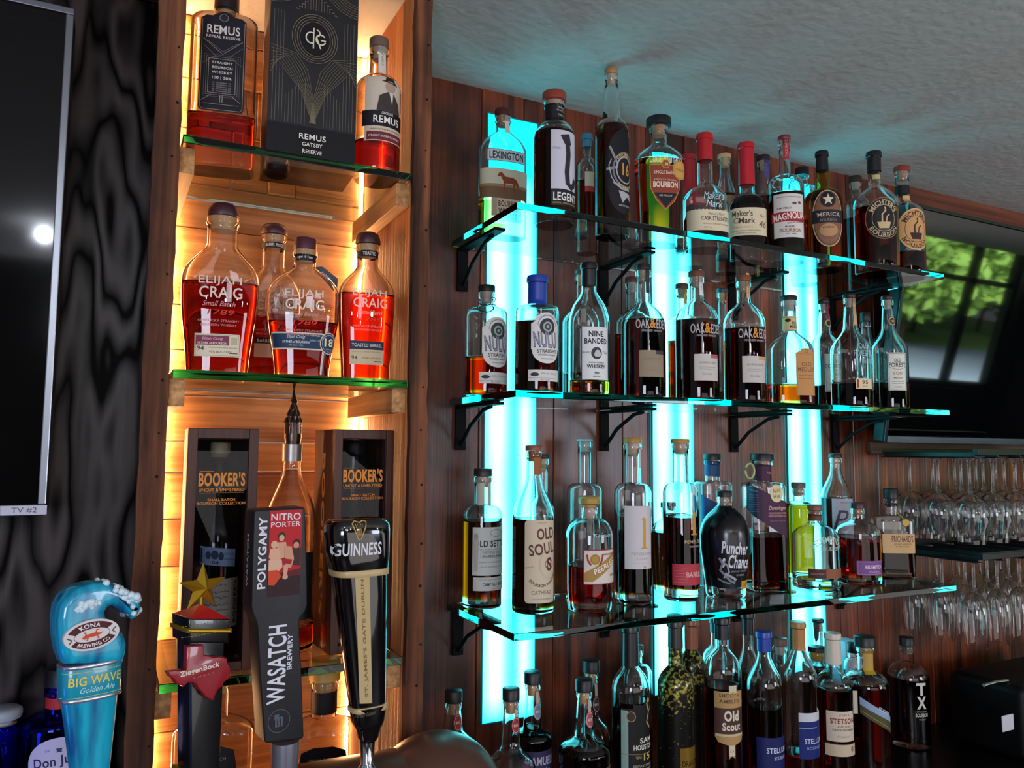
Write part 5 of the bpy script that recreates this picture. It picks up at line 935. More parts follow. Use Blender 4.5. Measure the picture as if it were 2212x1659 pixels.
bottle('small dark bottle with yellow neck label behind the cream capped bottle', 1768, 58, 1396, ZB, Y=1.29, sh=1440, nk=1425, nr=.0165, cap=('disc', '12141a', 10), liq=1436, st='q', dec=[(1410, [R(-14, -8, 16, 8, 'c9a030')], {'nm': 'neck_label'})], group=G4, rot=40, sig=(60, 90, 160), seg=28)
it = [R(-30, -30, 34, 32, 'cdbca8'), T('JOHN B.', 8, 24, 24, 5, '8a3030', 0), T('STETSON', 6, 12, 56, 11, '8a3030', 2), T('KENTUCKY', 8, 1, 30, 4, '5a3a34', 0), T('STRAIGHT BOURBON', 6, -6, 48, 4.5, '5a3a34', 1), T('Original', 4, -20, 26, 6, 'b09080', 0, 0, .3), R(-34, -60, 38, -34, 'c8b498'), R(-34, -36, 38, -34, '3a2a28'), E(26, -46, 4, 6, '8a7058')]
def hang(s):
    bm = bmesh.new(); c = s.wrap(.03, s.zs-.004, .003); bx(bm, (c.x-.001, c.y-.001, c.z-.045), (c.x+.008, c.y+.0, c.z)); bmobj('hanging_card', bm, pm('bdb09a', .7), s.root)
bottle('bottle with cream wrapped cap and neck and cream label, back counter', 1802, 78, 1367, ZB, Y=1.20, sh=1478, nk=1448, nr=.0145, nb=.0175, cap=('capsule', 'cdbcac', 62), liq=1486, st='r', dec=[(1558, it, {'u': 0}), (1402, [R(-70, -.8, 70, .8, '3a3030')], {'nm': 'neck_band'})], group=G4, rot=30, sig=(12, 60, 150), extra=hang)
it = [P([(-32, 26), (44, -18), (44, -30), (-32, 10)], '8fa4c0'), P([(-32, 10), (44, -30), (44, -52), (-32, -8)], '4a4a2c'), T('RYE BOURBON', 22, -4, 36, 6, 'd8dce4', 1, -30), Ln([(-30, -2), (42, -44)], 1, 'b0904a')]
bottle('rounded bottle with yellow neck paper and slanted blue and olive label', 1872, 92, 1373, ZB, Y=1.20, sh=1478, nk=1448, nr=.0155, cap=('disc', '171a18', 22, 'c9a070'), liq=1474, st='q', dec=[(1520, it, {'u': 2}), (1425, [R(-10, -24, 16, 24, 'b8904c'), R(-10, -24, 16, -12, 'b8962c')], {'nm': 'neck_label'}), (1390, [R(-60, -2, 60, 2, 'b8a070')], {'nm': 'neck_band'})], group=G4, rot=30, sig=(14, 60, 150), capr=22)
it = [T('T', 12, 34, 22, 26, 'd4d0c8', 3), T('X', 12, 6, 22, 26, 'd4d0c8', 3), T('STRAIGHT', 12, -12, 24, 3, 'a8a098', 0), T('BOURBON', 12, -19, 28, 8, 'c8c4b8', 2), T('WHISKEY', 12, -28, 16, 3, 'a8a098', 0)]
bottle('dark rounded bottle with large white letters T and X, rightmost on the back counter', 1962, 84, 1375, ZB, Y=1.33, base=1597, sh=1462, nk=1430, nr=.0145, nb=.0155, cap=('disc', '101014', 18, '5a4a44'), liq=1462, st='q', dec=[(1512, it, {'nm': 'lettering', 'u': -1})], group=G4, rot=32, sig=DK, baset=.012)
# ================================================================ beer taps in front
CHROME = pm('c4c6cc', .12, metal=1); GB = pm('07070a', .12, coat=1); MB_ = pm('121218', .45)
YT_ = .94
class Tap:
    def __init__(s, desc, xc, yb, rot, name='tap_handle', Y=YT_):
        p = at(xc, yb, Y); s.loc = p; s.rot = rot
        s.root = empty(name, p, R_(-rot), label=desc, cat='tap handle', group='beer tap handles')
        a = R_(-rot); s.ux = Vector((math.cos(a), math.sin(a), 0)); s.n = Vector((math.sin(a), -math.cos(a), 0)); s.u = depth(p)/FPX
    def L(s, px, py, f=0):
        """pixel -> local (x, z) on the plane through the handle, f metres in front of its axis"""
        v = ray(px, py); p0 = s.loc+s.n*f; k = (p0-CAM).dot(s.n)/v.dot(s.n); q = CAM+v*k-s.loc
        return q.dot(s.ux), q.z
    def rows(s, R, f=0):
        out = []
        for (y, x0, x1) in R:
            a, z = s.L(x0, y, f); b, z2 = s.L(x1, y, f); out.append(((z+z2)/2, (a+b)/2, (b-a)/2))
        return sorted(out)
def sect(rows, z):
    if z <= rows[0][0]: return rows[0][1:]
    for a, b in zip(rows, rows[1:]):
        if z <= b[0]:
            t = (z-a[0])/max(b[0]-a[0], 1e-6); return a[1]+(b[1]-a[1])*t, a[2]+(b[2]-a[2])*t
    return rows[-1][1:]
def body(name, tap, rows, q, n, m, seg=40, caps=True, sharp=45):
    V, F = [], []
    prof = [(z, r, r*q, n) for z, c, r in rows]
    V, F = loft(prof, seg, True, caps, caps); k = 0
    V = [list(v) for v in V]
    for j, (z, c, r) in enumerate(rows):
        for i in range(seg): V[j*seg+i][0] += c
    if caps: V[len(rows)*seg][0] += rows[0][1]; V[len(rows)*seg+1][0] += rows[-1][1]
    return meshobj(name, V, F, m, tap.root, sharp=sharp)
def onbody(rows, q, n):
    def f(a, z, off):
        c, r = sect(rows, z); k = min(abs((a-c)/r), .995)
        return Vector((a, -(r*q)*(1-k**n)**(1/n)-off, z))
    return f
def prism(name, pts, y0, y1, m, parent, bev=.002, segs=3, **k):
    bm = bmesh.new(); vs = [bm.verts.new((x, y0, z)) for x, z in pts]; f = bm.faces.new(vs)
    ex = bmesh.ops.extrude_face_region(bm, geom=[f])
    for v in ex['geom']:
        if isinstance(v, bmesh.types.BMVert): v.co.y = y1
    bm.normal_update()
    es = [e for e in bm.edges if abs(e.verts[0].co.y-e.verts[1].co.y) < 1e-7]
    if bev: bmesh.ops.bevel(bm, geom=es, offset=bev, segments=segs, affect='EDGES', profile=.5)
    return bmobj(name, bm, m, parent, smooth=True, sharp=50, **k)
def faucet(t, px, yb, w):
    """chrome ferrule under the handle, tap body and shank into the tower"""
    x, z = t.L(px, yb); r = w*t.u/2
    lathe('ferrule', [(r*.8, z-.085), (r*1.25, z-.083), (r*1.3, z-.072), (r*.85, z-.068), (r*.75, z-.05), (r*1.15, z-.046), (r*1.15, z-.030), (r*.8, z-.026), (r, z-.0005)], CHROME, t.root, loc=(x, 0, 0))
    bm = bmesh.new(); tubepath(bm, [(x, .0, z-.075), (x, .0, z-.13)], .012, 16); ZP = at(640, 1655, 1.035).z-.064-t.loc.z; zb = min(max(ZP, z-.122), z-.09); b_ = Vector((x, 0, zb)); SH = (1.035-t.loc.y-math.sqrt(max(.062**2-(zb-ZP)**2, 0)))+.0015
    a = R_(t.rot); dirv = Vector((math.sin(a), math.cos(a), 0)); tubepath(bm, [b_, b_+Vector((dirv.x*SH, SH*.995, 0))], .011, 16); tubepath(bm, [b_-dirv*.004, b_-dirv*.03+Vector((0, 0, -.02)), b_-dirv*.032+Vector((0, 0, -.06))], .008, 12)
    bmobj('faucet', bm, CHROME, t.root, smooth=True)
# --- blue wave handle
t = Tap('turquoise wave shaped tap handle with oval lizard badge, leftmost tap', 195, 1659, -20)
BLUE = newmat('wave_blue'); mt, nt, o = BLUE
b = N(nt, 'ShaderNodeBsdfPrincipled'); b.inputs['Roughness'].default_value = .22; b.inputs['Coat Weight'].default_value = .5
tc = N(nt, 'ShaderNodeTexCoord'); mp = N(nt, 'ShaderNodeMapping'); mp.inputs['Scale'].default_value = (60, 60, 9); ns = N(nt, 'ShaderNodeTexNoise'); ns.inputs['Scale'].default_value = 1; ns.inputs['Detail'].default_value = 3
rp = N(nt, 'ShaderNodeValToRGB'); rp.color_ramp.elements[0].color = (.004, .10, .26, 1); rp.color_ramp.elements[1].color = (.01, .40, .58, 1); rp.color_ramp.elements[0].position = .35; rp.color_ramp.elements[1].position = .6
nt.links.new(tc.outputs['Object'], mp.inputs[0]); nt.links.new(mp.outputs[0], ns.inputs[0]); nt.links.new(ns.outputs[0], rp.inputs[0]); nt.links.new(rp.outputs[0], b.inputs['Base Color']); nt.links.new(b.outputs[0], o.inputs[0])
low = t.rows([(1760, 160, 222), (1659, 152, 235), (1560, 141, 245), (1503, 133, 250), (1495, 131, 252)])
body('grip', t, low, .62, 3, mt)
band = t.rows([(1500, 130, 254), (1497, 128, 256), (1436, 127, 257), (1432, 129, 255)])
body('name_band', t, band, .64, 3.2, pm('1390a6', .3, coat=.4))
SIL = pm('c9c4d4', .25, metal=.8)
for yy in (1500, 1430): body('band_rim', t, t.rows([(yy+4, 129, 255), (yy+2, 127, 257), (yy-2, 127, 257), (yy-4, 129, 255)]), .66, 3.2, SIL)
out = [(131, 1430), (122, 1405), (116, 1370), (115, 1335), (119, 1308), (130, 1288), (146, 1272), (168, 1262), (192, 1256), (216, 1254), (238, 1259), (256, 1267), (272, 1278), (284, 1284), (292, 1294), (293, 1312), (285, 1330), (274, 1334), (268, 1324), (256, 1319), (244, 1311), (232, 1304), (222, 1308), (216, 1318), (218, 1330), (228, 1338), (243, 1350), (256, 1366), (262, 1385), (261, 1404), (254, 1428)]
prism('wave', [t.L(x, y) for x, y in out], -.019, .019, mt, t.root, bev=.009, segs=5)
bm = bmesh.new(); rf = random.Random(8); FO = pm('c8dde6', .35, coat=.3)
for (x, y, r, dy) in [(222, 1258, 6, 0), (234, 1262, 7, 0), (246, 1267, 7, 0), (257, 1273, 7, 0), (267, 1279, 7, 0), (276, 1285, 7, 0), (285, 1291, 7, 0), (290, 1300, 6.5, 0), (290, 1311, 6.5, 0), (284, 1320, 6.5, 0), (277, 1329, 6, 0), (270, 1318, 6.5, 0), (262, 1308, 6.5, 0), (274, 1303, 7, 0), (265, 1293, 7, 0), (254, 1284, 7, 0), (243, 1276, 6.5, 0), (232, 1271, 6, 0),
                     (156, 1306, 5, 1), (164, 1301, 5.5, 1), (173, 1297, 6, 1), (182, 1295, 6, 1), (190, 1296, 5, 1), (198, 1297, 4, 1), (161, 1310, 4.5, 1), (172, 1305, 5.5, 1), (182, 1304, 5, 1), (152, 1311, 4, 1)]:
    for k in range(5):
        a, z = t.L(x+rf.uniform(-4, 4), y+rf.uniform(-4, 4)); rr = r*t.u*rf.uniform(.8, 1.35)
        bmesh.ops.create_icosphere(bm, subdivisions=2, radius=rr, matrix=Matrix.Translation((a, (-.0185 if dy else rf.uniform(-.021, .014)), z)))
bmobj('foam', bm, FO, t.root, smooth=True)
bx_, bz_ = t.L(198, 1371, .021)
V = [('p', [(52*math.cos(i/40*6.283), 31*math.sin(i/40*6.283)) for i in range(40)], 'd8cfcc'),
     O(0, 0, 48, 27, 14, '4a1822', 28, 152), O(0, 0, 48, 27, 14, '4a1822', 208, 332), O(0, 0, 34, 14, .9, '4a1822'), TA('KONA', 0, 0, 38.5, 90, 9, 'e4dcd8', 62, 2, ry=20), TA('BREWING CO', 0, 0, 40, -90, 8, 'e4dcd8', 96, 2, ry=20.5, inner=True),
     P([(-20, -2), (-12, 3), (6, 4), (16, 1), (22, 3), (16, -2), (6, -4), (-10, -4), (-16, -6)], 'c94a28'), Ln([(-10, 3), (-14, 9), (-10, 8)], 2, 'c94a28'), Ln([(8, 3), (10, 9), (15, 8)], 2, 'c94a28'), Ln([(-8, -3), (-12, -9)], 2, 'c94a28'), Ln([(8, -3), (12, -9), (8, -9)], 2, 'c94a28'),
     Ln([(-46, 5), (-38, -1), (-44, -7)], 2, '23304a'), Ln([(46, 5), (38, -1), (44, -7)], 2, '23304a')]
ct, st_ = math.cos(R_(14)), math.sin(R_(14))
bd = bmesh.new(); vv = [bd.verts.new((bx_+52.6*t.u*1.08*(math.cos(i/48*6.283)*ct-math.sin(i/48*6.283)*.6*st_), -.018, bz_+52.6*t.u*(math.cos(i/48*6.283)*st_*.5+math.sin(i/48*6.283)*.6))) for i in range(48)]
f = bd.faces.new(vv); ex = bmesh.ops.extrude_face_region(bd, geom=[f]); [setattr(v, 'co', v.co+Vector((0, -.004, 0))) for v in ex['geom'] if isinstance(v, bmesh.types.BMVert)]
badge = bmobj('badge', bd, pm('d8cfcc', .4, coat=.5), t.root)
printmesh('lettering', V, t.u, lambda a, b_, f: Vector((bx_+1.08*(a*ct-b_*st_), -.0221-f, bz_+a*st_*.5+b_)), badge, step=0)
fb = onbody(band, .64, 3.2); cxb, _ = sect(band, (band[0][0]+band[-1][0])/2); zb_ = (band[1][0]+band[2][0])/2
printmesh('band_print', [R(-60, 25, 60, 26.2, 'b7c26a'), R(-60, -26.2, 60, -25, 'b7c26a'), T('BIG WAVE', 0, 7, 102, 19, 'd8c860', 1.5), T('Golden Ale', 4, -12, 68, 12, 'a9dce4', .5, 0, .3)], t.u, lambda a, b_, f: fb(a*1.03+cxb, b_+zb_, f), t.root, step=.003)
faucet(t, 191, 1758, 40)
# --- red and gold star handle
t = Tap('black tap handle with gold star on top and red Texas shaped plate', 430, 1659, -20)
BLK2 = pm('09090c', .25, coat=.4); GOLD = pm('b89322', .32, metal=.75); RED = pm('b0141e', .3, coat=.4)
def quad(px0, px1, py0, py1, w0, w1): return None
shaft = [t.L(*p) for p in ((396, 1400), (396, 1362), (472, 1362), (470, 1400), (460, 1659), (457, 1720), (398, 1720), (397, 1659))]
prism('shaft', shaft, -.016, .016, BLK2, t.root, bev=.002)
prism('head_block', [t.L(*p) for p in ((390, 1382), (389, 1330), (477, 1330), (474, 1382))], -.021, .021, BLK2, t.root, bev=.002)
prism('gold_band', [t.L(*p) for p in ((386, 1361), (386, 1351), (481, 1351), (481, 1361))], -.0235, .0235, GOLD, t.root, bev=.003)
prism('gold_collar', [t.L(*p) for p in ((388, 1676), (388, 1660), (470, 1660), (470, 1676))], -.021, .021, GOLD, t.root, bev=.003)
printmesh('stitching', [R(-40+i*7, k, -36+i*7, k+.9, '9a8a3a') for i in range(12) for k in (8, -14)], t.u, lambda a, b_, f, c=t.L(432, 1357, .021): Vector((c[0]+a, -.0211-f, c[1]+b_)), t.root, step=0)
bm = bmesh.new(); L0 = [t.L(*p) for p in ((391, 1331), (476, 1331), (433, 1303))]
vs = [bm.verts.new(p) for p in ((L0[0][0], -.0205, L0[0][1]), (L0[1][0], -.0205, L0[1][1]), (L0[1][0], .0205, L0[1][1]), (L0[0][0], .0205, L0[0][1]), (L0[2][0], 0, L0[2][1]))]
bm.faces.new(vs[:4][::-1])
for i in range(4): bm.faces.new((vs[i], vs[(i+1) % 4], vs[4]))
bmobj('red_pyramid', bm, RED, t.root)
cx_, cz_ = t.L(437, 1269); bm = bmesh.new(); ro = 54*t.u; ri = ro*.40; ps = [bm.verts.new((cx_+(ro if i % 2 == 0 else ri)*math.sin(i*math.pi/5)*1.04, 0, cz_+(ro if i % 2 == 0 else ri)*math.cos(i*math.pi/5))) for i in range(10)]
for sy in (-1, 1):
    c_ = bm.verts.new((cx_, sy*.011, cz_))
    for i in range(10): bm.faces.new((ps[i], ps[(i+1) % 10], c_))
bmobj('gold_star', bm, GOLD, t.root)
a0 = t.L(434, 1300); bm = bmesh.new(); tubepath(bm, [(a0[0], 0, a0[1]-.004), (a0[0], 0, a0[1]+.014)], .0022); bmobj('star_pin', bm, GOLD, t.root, smooth=True)
TX = [(245, 60), (388, 48), (390, 135), (430, 140), (470, 155), (520, 148), (585, 160), (590, 200), (612, 240), (618, 290), (600, 340), (560, 365), (545, 400), (510, 430), (485, 480), (470, 525), (430, 510), (395, 490), (370, 450), (340, 425), (320, 385), (290, 370), (255, 372), (215, 405), (180, 390), (150, 375), (130, 340), (100, 320), (78, 270), (240, 262)]
pl_ = prism('state_plate', [t.L(340+x/3.95, 1380+y/3.95, .024) for x, y in TX], -.027, -.017, pm('8e1422', .3, coat=.5), t.root, bev=.0016)
c0 = t.L(432, 1447, .027); printmesh('lettering', [T('ZiegenBock', 0, 0, 86, 14, 'ded2c0', 1.5, 4), T('A M B E R', 8, -13, 48, 4, 'a8706a', 0, 4)], t.u, lambda a, b_, f: Vector((c0[0]+a, -.0271-f, c0[1]+b_)), pl_, step=0)
faucet(t, 428, 1720, 34)
# --- dark paddle handle
t = Tap('long dark slate paddle tap handle with red picture panel, third tap from the left', 612, 1612, -9)
SL = pm('101118', .5, bump=.15, bscale=900)
out = [(553, 1104), (660, 1096), (664, 1290), (662, 1318), (654, 1332), (650, 1348), (653, 1460), (656, 1592), (572, 1602), (564, 1460), (561, 1352), (556, 1338), (547, 1322), (546, 1300)]
out = [(549, 1106), (553, 1102), (654, 1095), (659, 1099), (662, 1200), (664, 1306), (660, 1320), (648, 1336), (646, 1350), (652, 1470), (656, 1590), (653, 1596), (577, 1606), (571, 1602), (563, 1470), (556, 1354), (553, 1342), (546, 1326), (543, 1310), (546, 1200)]
prism('paddle', [t.L(x, y, .016) for x, y in out], -.017, .017, SL, t.root, bev=.0022)
def pr(items, x, y, nm='lettering', fw_=.0171, par=None, sc_=1): c = t.L(x, y, fw_); return printmesh(nm, items, t.u*sc_, lambda a, b_, f: Vector((c[0]+a*1.05, -fw_-f, c[1]+b_)), par or t.root, step=0)
pr([T('POLYGAMY', -36, 8, 150, 17, 'd8d6de', 1.5, 90),
    R(-23, -86, 45, 96, 'b01820'), R(-23, -86, 45, -40, '2a1014'), P([(-23, -40), (45, -30), (45, -45), (-23, -45)], '5a1218'), T('NITRO', 11, 82, 62, 15, 'd8d2d4', 1), T('PORTER', 11, 66, 62, 11, 'd8d2d4', 1),
    E(3, 40, 8, 10, '3a2218'), E(3, 37, 5.5, 7, 'c99a80'), P([(-6, 28), (12, 28), (16, 4), (8, -6), (-6, -4)], 'c9967a'), E(-12, 24, 7, 8, 'cf9f84'), P([(-20, 16), (-4, 16), (4, -6), (-14, -14), (-23, -2)], 'd0a084'), E(35, 24, 8, 9, '2a1a18'), E(34, 20, 6, 7, 'c08a6c'), P([(22, 14), (44, 14), (44, -24), (26, -22)], '3a2420'),
    P([(8, 20), (24, 18), (30, -8), (24, -28), (12, -24)], 'c48e70'), P([(6, -6), (26, -10), (24, -20), (4, -16)], '9a1420'), P([(-23, -8), (4, -8), (6, -24), (-8, -40), (-23, -30)], 'd0a68c'), P([(-23, -30), (-4, -30), (4, -44), (-10, -62), (-23, -60)], 'c4401c'), P([(8, -20), (18, -24), (16, -42), (8, -44)], 'c9967a'), E(12, -46, 6, 5, 'c9967a')], 604, 1200, 'picture')
pr([T('WASATCH', -6, 6, 162, 38, 'd2d2dc', 1.5, 90), T('BREWERY', 20, 28, 74, 10, 'd2d2dc', 2, 90), O(2, -112, 23, 24, 1.5, '4c525e'), R(-6, -124, 10, -104, '4c525e'), R(-8, -104, 2, -98, '4c525e'), R(-2, -122, 0, -108, '1a1b23'), R(4, -122, 6, -108, '1a1b23'), R(-8, -109, -6, -100, '4c525e')], 604, 1440, 'lower_lettering')
c_ = t.L(547, 1200, .017); xs = c_[0]-.0004
xs = min(p[0] for p in [t.L(x, y, .016) for x, y in out])-.0001
printmesh('side_lettering', [T('WASATCH', 0, 0, 110, 11, 'b8b8c6', 0, 90)], t.u, lambda a, b_, f: Vector((xs+.0012*0-f, -a, t.L(545, 1210)[1]+b_)), t.root, step=0)
x_, z_ = t.L(616, 1604); lathe('stem', [(.012, z_-.06), (.0135, z_-.045), (.0155, z_-.004), (.0155, z_+.002)], pm('8a8a98', .35, metal=.7), t.root, loc=(x_, 0, 0))
faucet(t, 618, 1716, 30)
# --- black flared handle
t = Tap('glossy black flared tap handle with cream T relief and gold harp, rightmost tap', 792, 1600, -8)
hd = t.rows([(1124, 712, 826), (1120, 716, 822), (1132, 707, 832), (1150, 706, 833), (1200, 711, 832), (1224, 716, 831), (1230, 719, 828)])
Q_ = .72
body('head', t, hd, Q_, 3.4, GB)
bd_ = t.rows([(1228, 719, 829), (1300, 728, 829), (1400, 741, 829), (1520, 757, 828), (1526, 758, 827)])
body('grip', t, bd_, .66, 3.2, GB)
ft = t.rows([(1522, 756, 829), (1528, 757, 829), (1556, 763, 826), (1566, 768, 823), (1574, 773, 819), (1592, 776, 815), (1598, 780, 812)])
body('foot', t, ft, .8, 2.8, GB)
CREAM = 'b8a070'
body('cream_rim', t, t.rows([(1240, 719, 831), (1237, 717, 832), (1228, 716, 832), (1226, 718, 830)]), .74, 3.2, pm(CREAM, .4))
body('cream_rim', t, t.rows([(1532, 757, 830), (1530, 755, 831), (1522, 755, 831), (1520, 757, 829)]), .74, 3.0, pm(CREAM, .4))
fh = onbody(hd, Q_, 3.4); fbd = onbody(bd_, .66, 3.2)
def L2(px, py, f=.022): return t.L(px, py, f)
c = L2(772, 1188); H_ = 'b08d45'
printmesh('emblem', [T('GUINNESS', 1, 2, 104, 27, 'd4d2da', 1.5), T('ESTD', -19, 24, 12, 4, '8f7a48', 1), T('1759', 17, 26, 12, 4, '8f7a48', 1),
                     Ln([(-16, 56), (-10, 62), (0, 58), (8, 62), (16, 60), (14, 50), (4, 24), (-2, 22), (-4, 26), (-14, 50), (-16, 56)], 2.6, H_)]+[Ln([(-9+i*4, 56), (-4+i*1.6, 32)], 1, H_) for i in range(5)], t.u, lambda a, b_, f: fh(a+c[0], b_+c[1], f), t.root, step=.004)
A_ = [L2(x, y) for x, y in ((766, 1236), (797, 1234), (809, 1522), (783, 1524))]
bm_it = ('p', A_, CREAM)
ST = []
printmesh('relief_bar', [('p', [(x/t.u, z/t.u) for x, z in A_], CREAM)], t.u, lambda a, b_, f: fbd(a, b_, f+.0012), t.root, step=.01, stepz=.02)
c2 = L2(790, 1380); sl_ = (A_[3][0]-A_[0][0])/(A_[3][1]-A_[0][1])
printmesh('relief_lettering', [T("ST. JAMES'S GATE DUBLIN", 0, 0, 250, 9, '7a6238', 1, 90)], t.u, lambda a, b_, f: fbd(a+c2[0]+b_*sl_, b_+c2[1], f+.0016), t.root, step=.01)
c3 = L2(797, 1546); printmesh('signature', [T('Arthur Guinness', 0, 0, 40, 9, '6a6250', 0, 6, .3)], t.u, lambda a, b_, f: onbody(ft, .8, 2.8)(a+c3[0], b_+c3[1], f), t.root, step=.004)
faucet(t, 794, 1599, 33)
# --- tower pipe
TW = pm('54362a', .36, metal=.15)
tw = empty('beer_tower', at(640, 1720, 1.035), 0, label='dark bronze horizontal beer tower pipe with rounded end behind the taps', cat='beer tower')
O_ = Vector(tw.location); pz = at(640, 1655, 1.035).z-.064-O_.z
bm = bmesh.new(); tubepath(bm, [(-.06, 0, pz), (.0, 0, pz), (at(880, 1620, 1.035).x-O_.x, 0, pz)], .062, 40); bmobj('pipe', bm, TW, tw, smooth=True, sharp=60)
e_ = at(938, 1745, 1.035)-O_; rr = 158*depth(at(938, 1745, 1.035))/FPX
bm = bmesh.new(); bmesh.ops.create_uvsphere(bm, u_segments=48, v_segments=32, radius=rr, matrix=Matrix.Translation(e_) @ Matrix.Diagonal((1, .78, 1, 1))); bmobj('end_cap', bm, TW, tw, smooth=True, sharp=80)
bm = bmesh.new(); tubepath(bm, [(.0, 0, pz-.05), (.0, 0, ZB-.0-O_.z-.0)], .05, 32) if False else tubepath(bm, [(e_.x, 0, e_.z-.05), (e_.x, 0, .9-O_.z)], .06, 32); bmobj('column', bm, TW, tw, smooth=True, sharp=60)
# --- bottles at the lower left
GL_ = 'bottles at the lower left'
it = [E(0, 0, 62, 52, 'b7b0d0'), T('Don Julio', 0, 2, 96, 26, '23204a', 1.5, 6), P([(-6, 30), (6, 30), (4, 24), (7, 22), (-7, 22), (-4, 24)], '3a3660'), T('19', -22, 26, 8, 5, '6a668a', 0), T('42', 22, 28, 8, 5, '6a668a', 0), T('TEQUILA RESERVADO', 4, -40, 56, 4, '6a668a', 0)]
bottle('dark bottle with red neck band and lilac oval label behind the turquoise wave handle', 128, 150, 1440, ZB, Y=1.142, sh=1565, nk=1540, nr=.0165, cap=('disc', '0c0c10', 40), liq=1600, st='f', tb=1, n=2, dec=[(1622, it, {'u': -4}), (1507, [R(-80, -17, 80, 17, 'a82a2a')], {'nm': 'neck_band'})], group=GL_, sig=(60, 60, 60), name='liquor_bottle', cat='bottle', gc='8090ff', rot=-6)
bottle('blue glass bottle with clear round stopper at the lower left corner of the picture', -4, 80, 1530, ZB, Y=1.146, sh=1640, nk=1600, nr=.019, cap=('knob', '9aa0aa', 34), liq=None, st='q', group=GL_, gc='2a48ff', name='liquor_bottle', cat='bottle')
# --- small things on the right of the back counter
p = at(1842, 1560, 1.335); zt = at(1842, 1384, 1.335).z; w_ = .022
boxobj('carton', (p.x-w_, 1.33, ZB), (p.x+w_, 1.37, zt), pm('a7a4b4', .6), bev=.0008, label='small pale grey carton behind the slanted label bottle', cat='box')
def vial(desc, px, w, top, Y):
    return bottle(desc, px, w, top, ZB, Y=Y, sh=1440, nk=1420, nr=.010, cap=('screw', '111318', 20), liq=None, st='q', group='small bottles behind the back counter row', seg=24, name='small_bottle')
vial('slim blackish dropper bottle in front of the pale grey carton', 1846, 40, 1388, 1.30)
a = at(2050, 1500, 1.305); b_ = at(2430, 1500, 1.12); zt = at(2160, 1500, 1.12).z
t = empty('bar_caddy', (a.x, 1.12, ZB), label='black bar bin with chrome rim at the right end of the back counter', cat='bin'); 
bm = bmesh.new(); bx(bm, (.0, 0, 0), (b_.x-a.x, .19, zt-ZB), .02, segs=4); bmobj('bin', bm, pm('040406', .5, spec=.25), t, smooth=True)
c = at(2160, 1470, 1.16)-t.location
bm = bmesh.new(); tubepath(bm, [(c.x-.045, .05, zt-ZB+.004), (c.x, .05, zt-ZB+.006), (c.x+.045, .05, zt-ZB+.004)], .004, 12); bmobj('handle', bm, CHROME, t, smooth=True)
c = at(2176, 1562, 1.118)-t.location
boxobj('white_tag', (c.x-.020, -.004, c.z-.017), (c.x+.022, -.0005, c.z+.018), pm('c9c8d0', .5), t, bev=.002)
# ================================================================ hanging glasses
GL = glass('ffffff', 1.45)
def stemware(desc, R_b, H, hb, R_rim, foot=.034):
    t = empty('wine_glass', (0, 0, 0), label=desc, cat='wine glass')
    # hangs upside down: foot at z=0, rim at z=-H
    th = .0011
    lathe('foot', [(.001, 0), (foot*.5, 0), (foot-.001, -.0002), (foot, -.001), (foot-.001, -.0018), (foot*.5, -.0032), (.0062, -.0075), (.0055, -.0078)][::-1], GL, t, seg=32)
    hs = H-hb
    lathe('stem', [(.0055, -hs+.0105) if False else (.0060, -hs+.004), (.0040, -hs+.012), (.0034, -hs*.55), (.0036, -.022), (.0054, -.0080)], GL, t, seg=16)
    o = []; N_ = 18
    for i in range(N_+1):
        k = i/N_; z = -hs+.0038-k*(hb+.0038)
        if k < .45: r = R_b*math.sqrt(max(0, 1-(1-k/.45)**2))
        else: r = R_b+(R_rim-R_b)*smooth((k-.45)/.55)
        o.append((max(r, .0005), z))
    inn = [(max(r-th, .0004), z-(.0022 if i < 3 else 0)) for i, (r, z) in enumerate(o)][::-1]
    V, F = loft([(z, r, r, 2) for r, z in o+inn], 36, True, True, True)
    meshobj('bowl', V, [f[::-1] for f in F], GL, t, sharp=80)
    return t
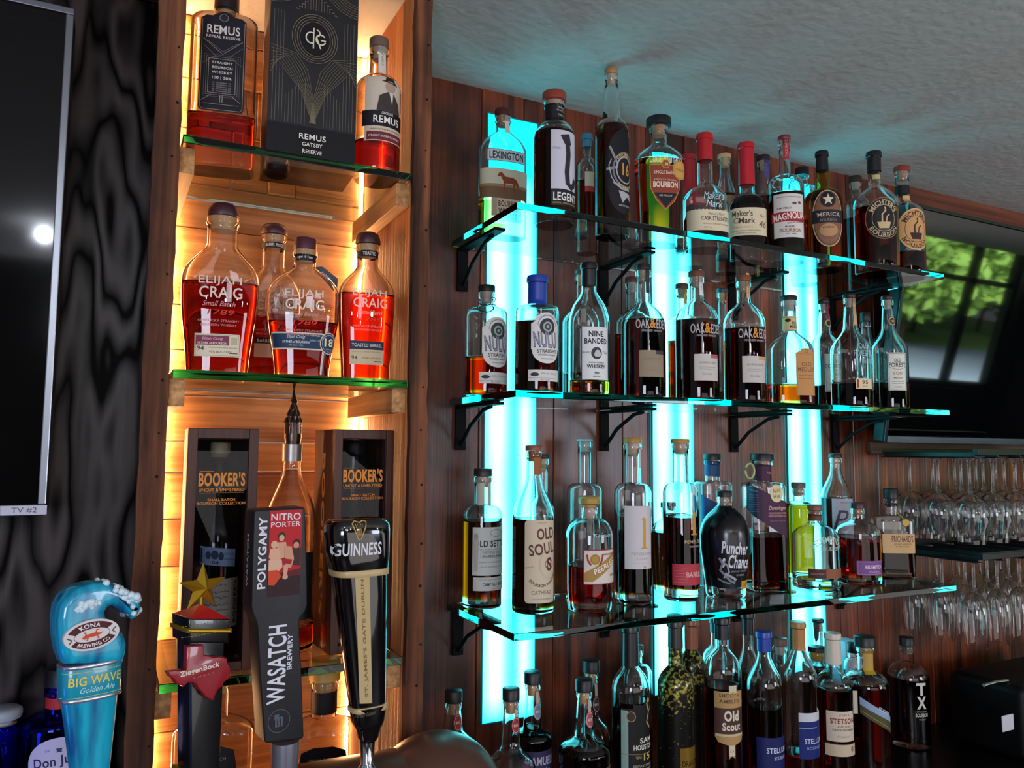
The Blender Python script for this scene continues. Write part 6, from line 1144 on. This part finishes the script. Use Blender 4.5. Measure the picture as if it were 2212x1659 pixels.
def copytree(o):
    c = o.copy(); COL.objects.link(c)
    for ch in o.children:
        d = ch.copy(); COL.objects.link(d); d.parent = c
    return c
RZ1, RZ2 = 1.596, 1.357
RK = pm('0c0d12', .35)
def rack(z, cols, rows, desc, x1):
    t = empty('glass_rack', (cols[0], 1.25, z), label=desc, cat='glass rack', group='black hanging glass racks'); O_ = Vector(t.location)
    def b3(nm, a, c, bev=.001): bm = bmesh.new(); bx(bm, Vector(a)-O_, Vector(c)-O_, bev); bmobj(nm, bm, RK, t)
    xa = cols[0]-.052
    b3('front_bar', (xa, 1.128, z+.004), (x1, 1.142, z+.018)); b3('rear_bar', (xa, 1.381, z+.004), (x1, 1.395, z+.018))
    for i in range(len(cols)+1):
        x = (cols[0]-.045)+i*(cols[1]-cols[0])
        b3('rail', (x-.013, 1.1421, z-.0041), (x+.013, 1.3809, z-.0021)); b3('rail_web', (x-.002, 1.1421, z-.0020), (x+.002, 1.3809, z+.010))
    return t
cols1 = [1.83+.090*i for i in range(6)]; cols2 = [1.83+.090*i for i in range(6)]
rack(RZ1, cols1, 3, 'upper black metal rack of rails holding round wine glasses under the television', cols1[-1]+.06)
rack(RZ2, cols2, 3, 'lower black metal rack of rails holding narrow glasses', cols2[-1]+.06)
g1 = stemware('round wine glass hanging upside down in the upper rack', .041, .205, .115, .031)
g2 = stemware('narrow glass hanging upside down in the lower rack', .029, .205, .125, .0245)
ORD = ['first', 'second', 'third', 'fourth', 'fifth', 'sixth']; RWN = ['front', 'middle', 'back']
for tier, (g, cols, z, kind) in enumerate(((g1, cols1, RZ1, 'round wine glass hanging upside down'), (g2, cols2, RZ2, 'narrow glass hanging upside down'))):
    first = True
    for ri, y in enumerate((1.185, 1.265, 1.342)):
        for ci, x in enumerate(cols):
            o = g if first else copytree(g); first = False
            o.location = (x, y, z-.0001+.0)
            o['label'] = '%s in the %s rack, %s row, %s from the left' % (kind, ('upper', 'lower')[tier], RWN[ri], ORD[ci]); o['group'] = ('round wine glasses in the upper rack', 'narrow glasses in the lower rack')[tier]
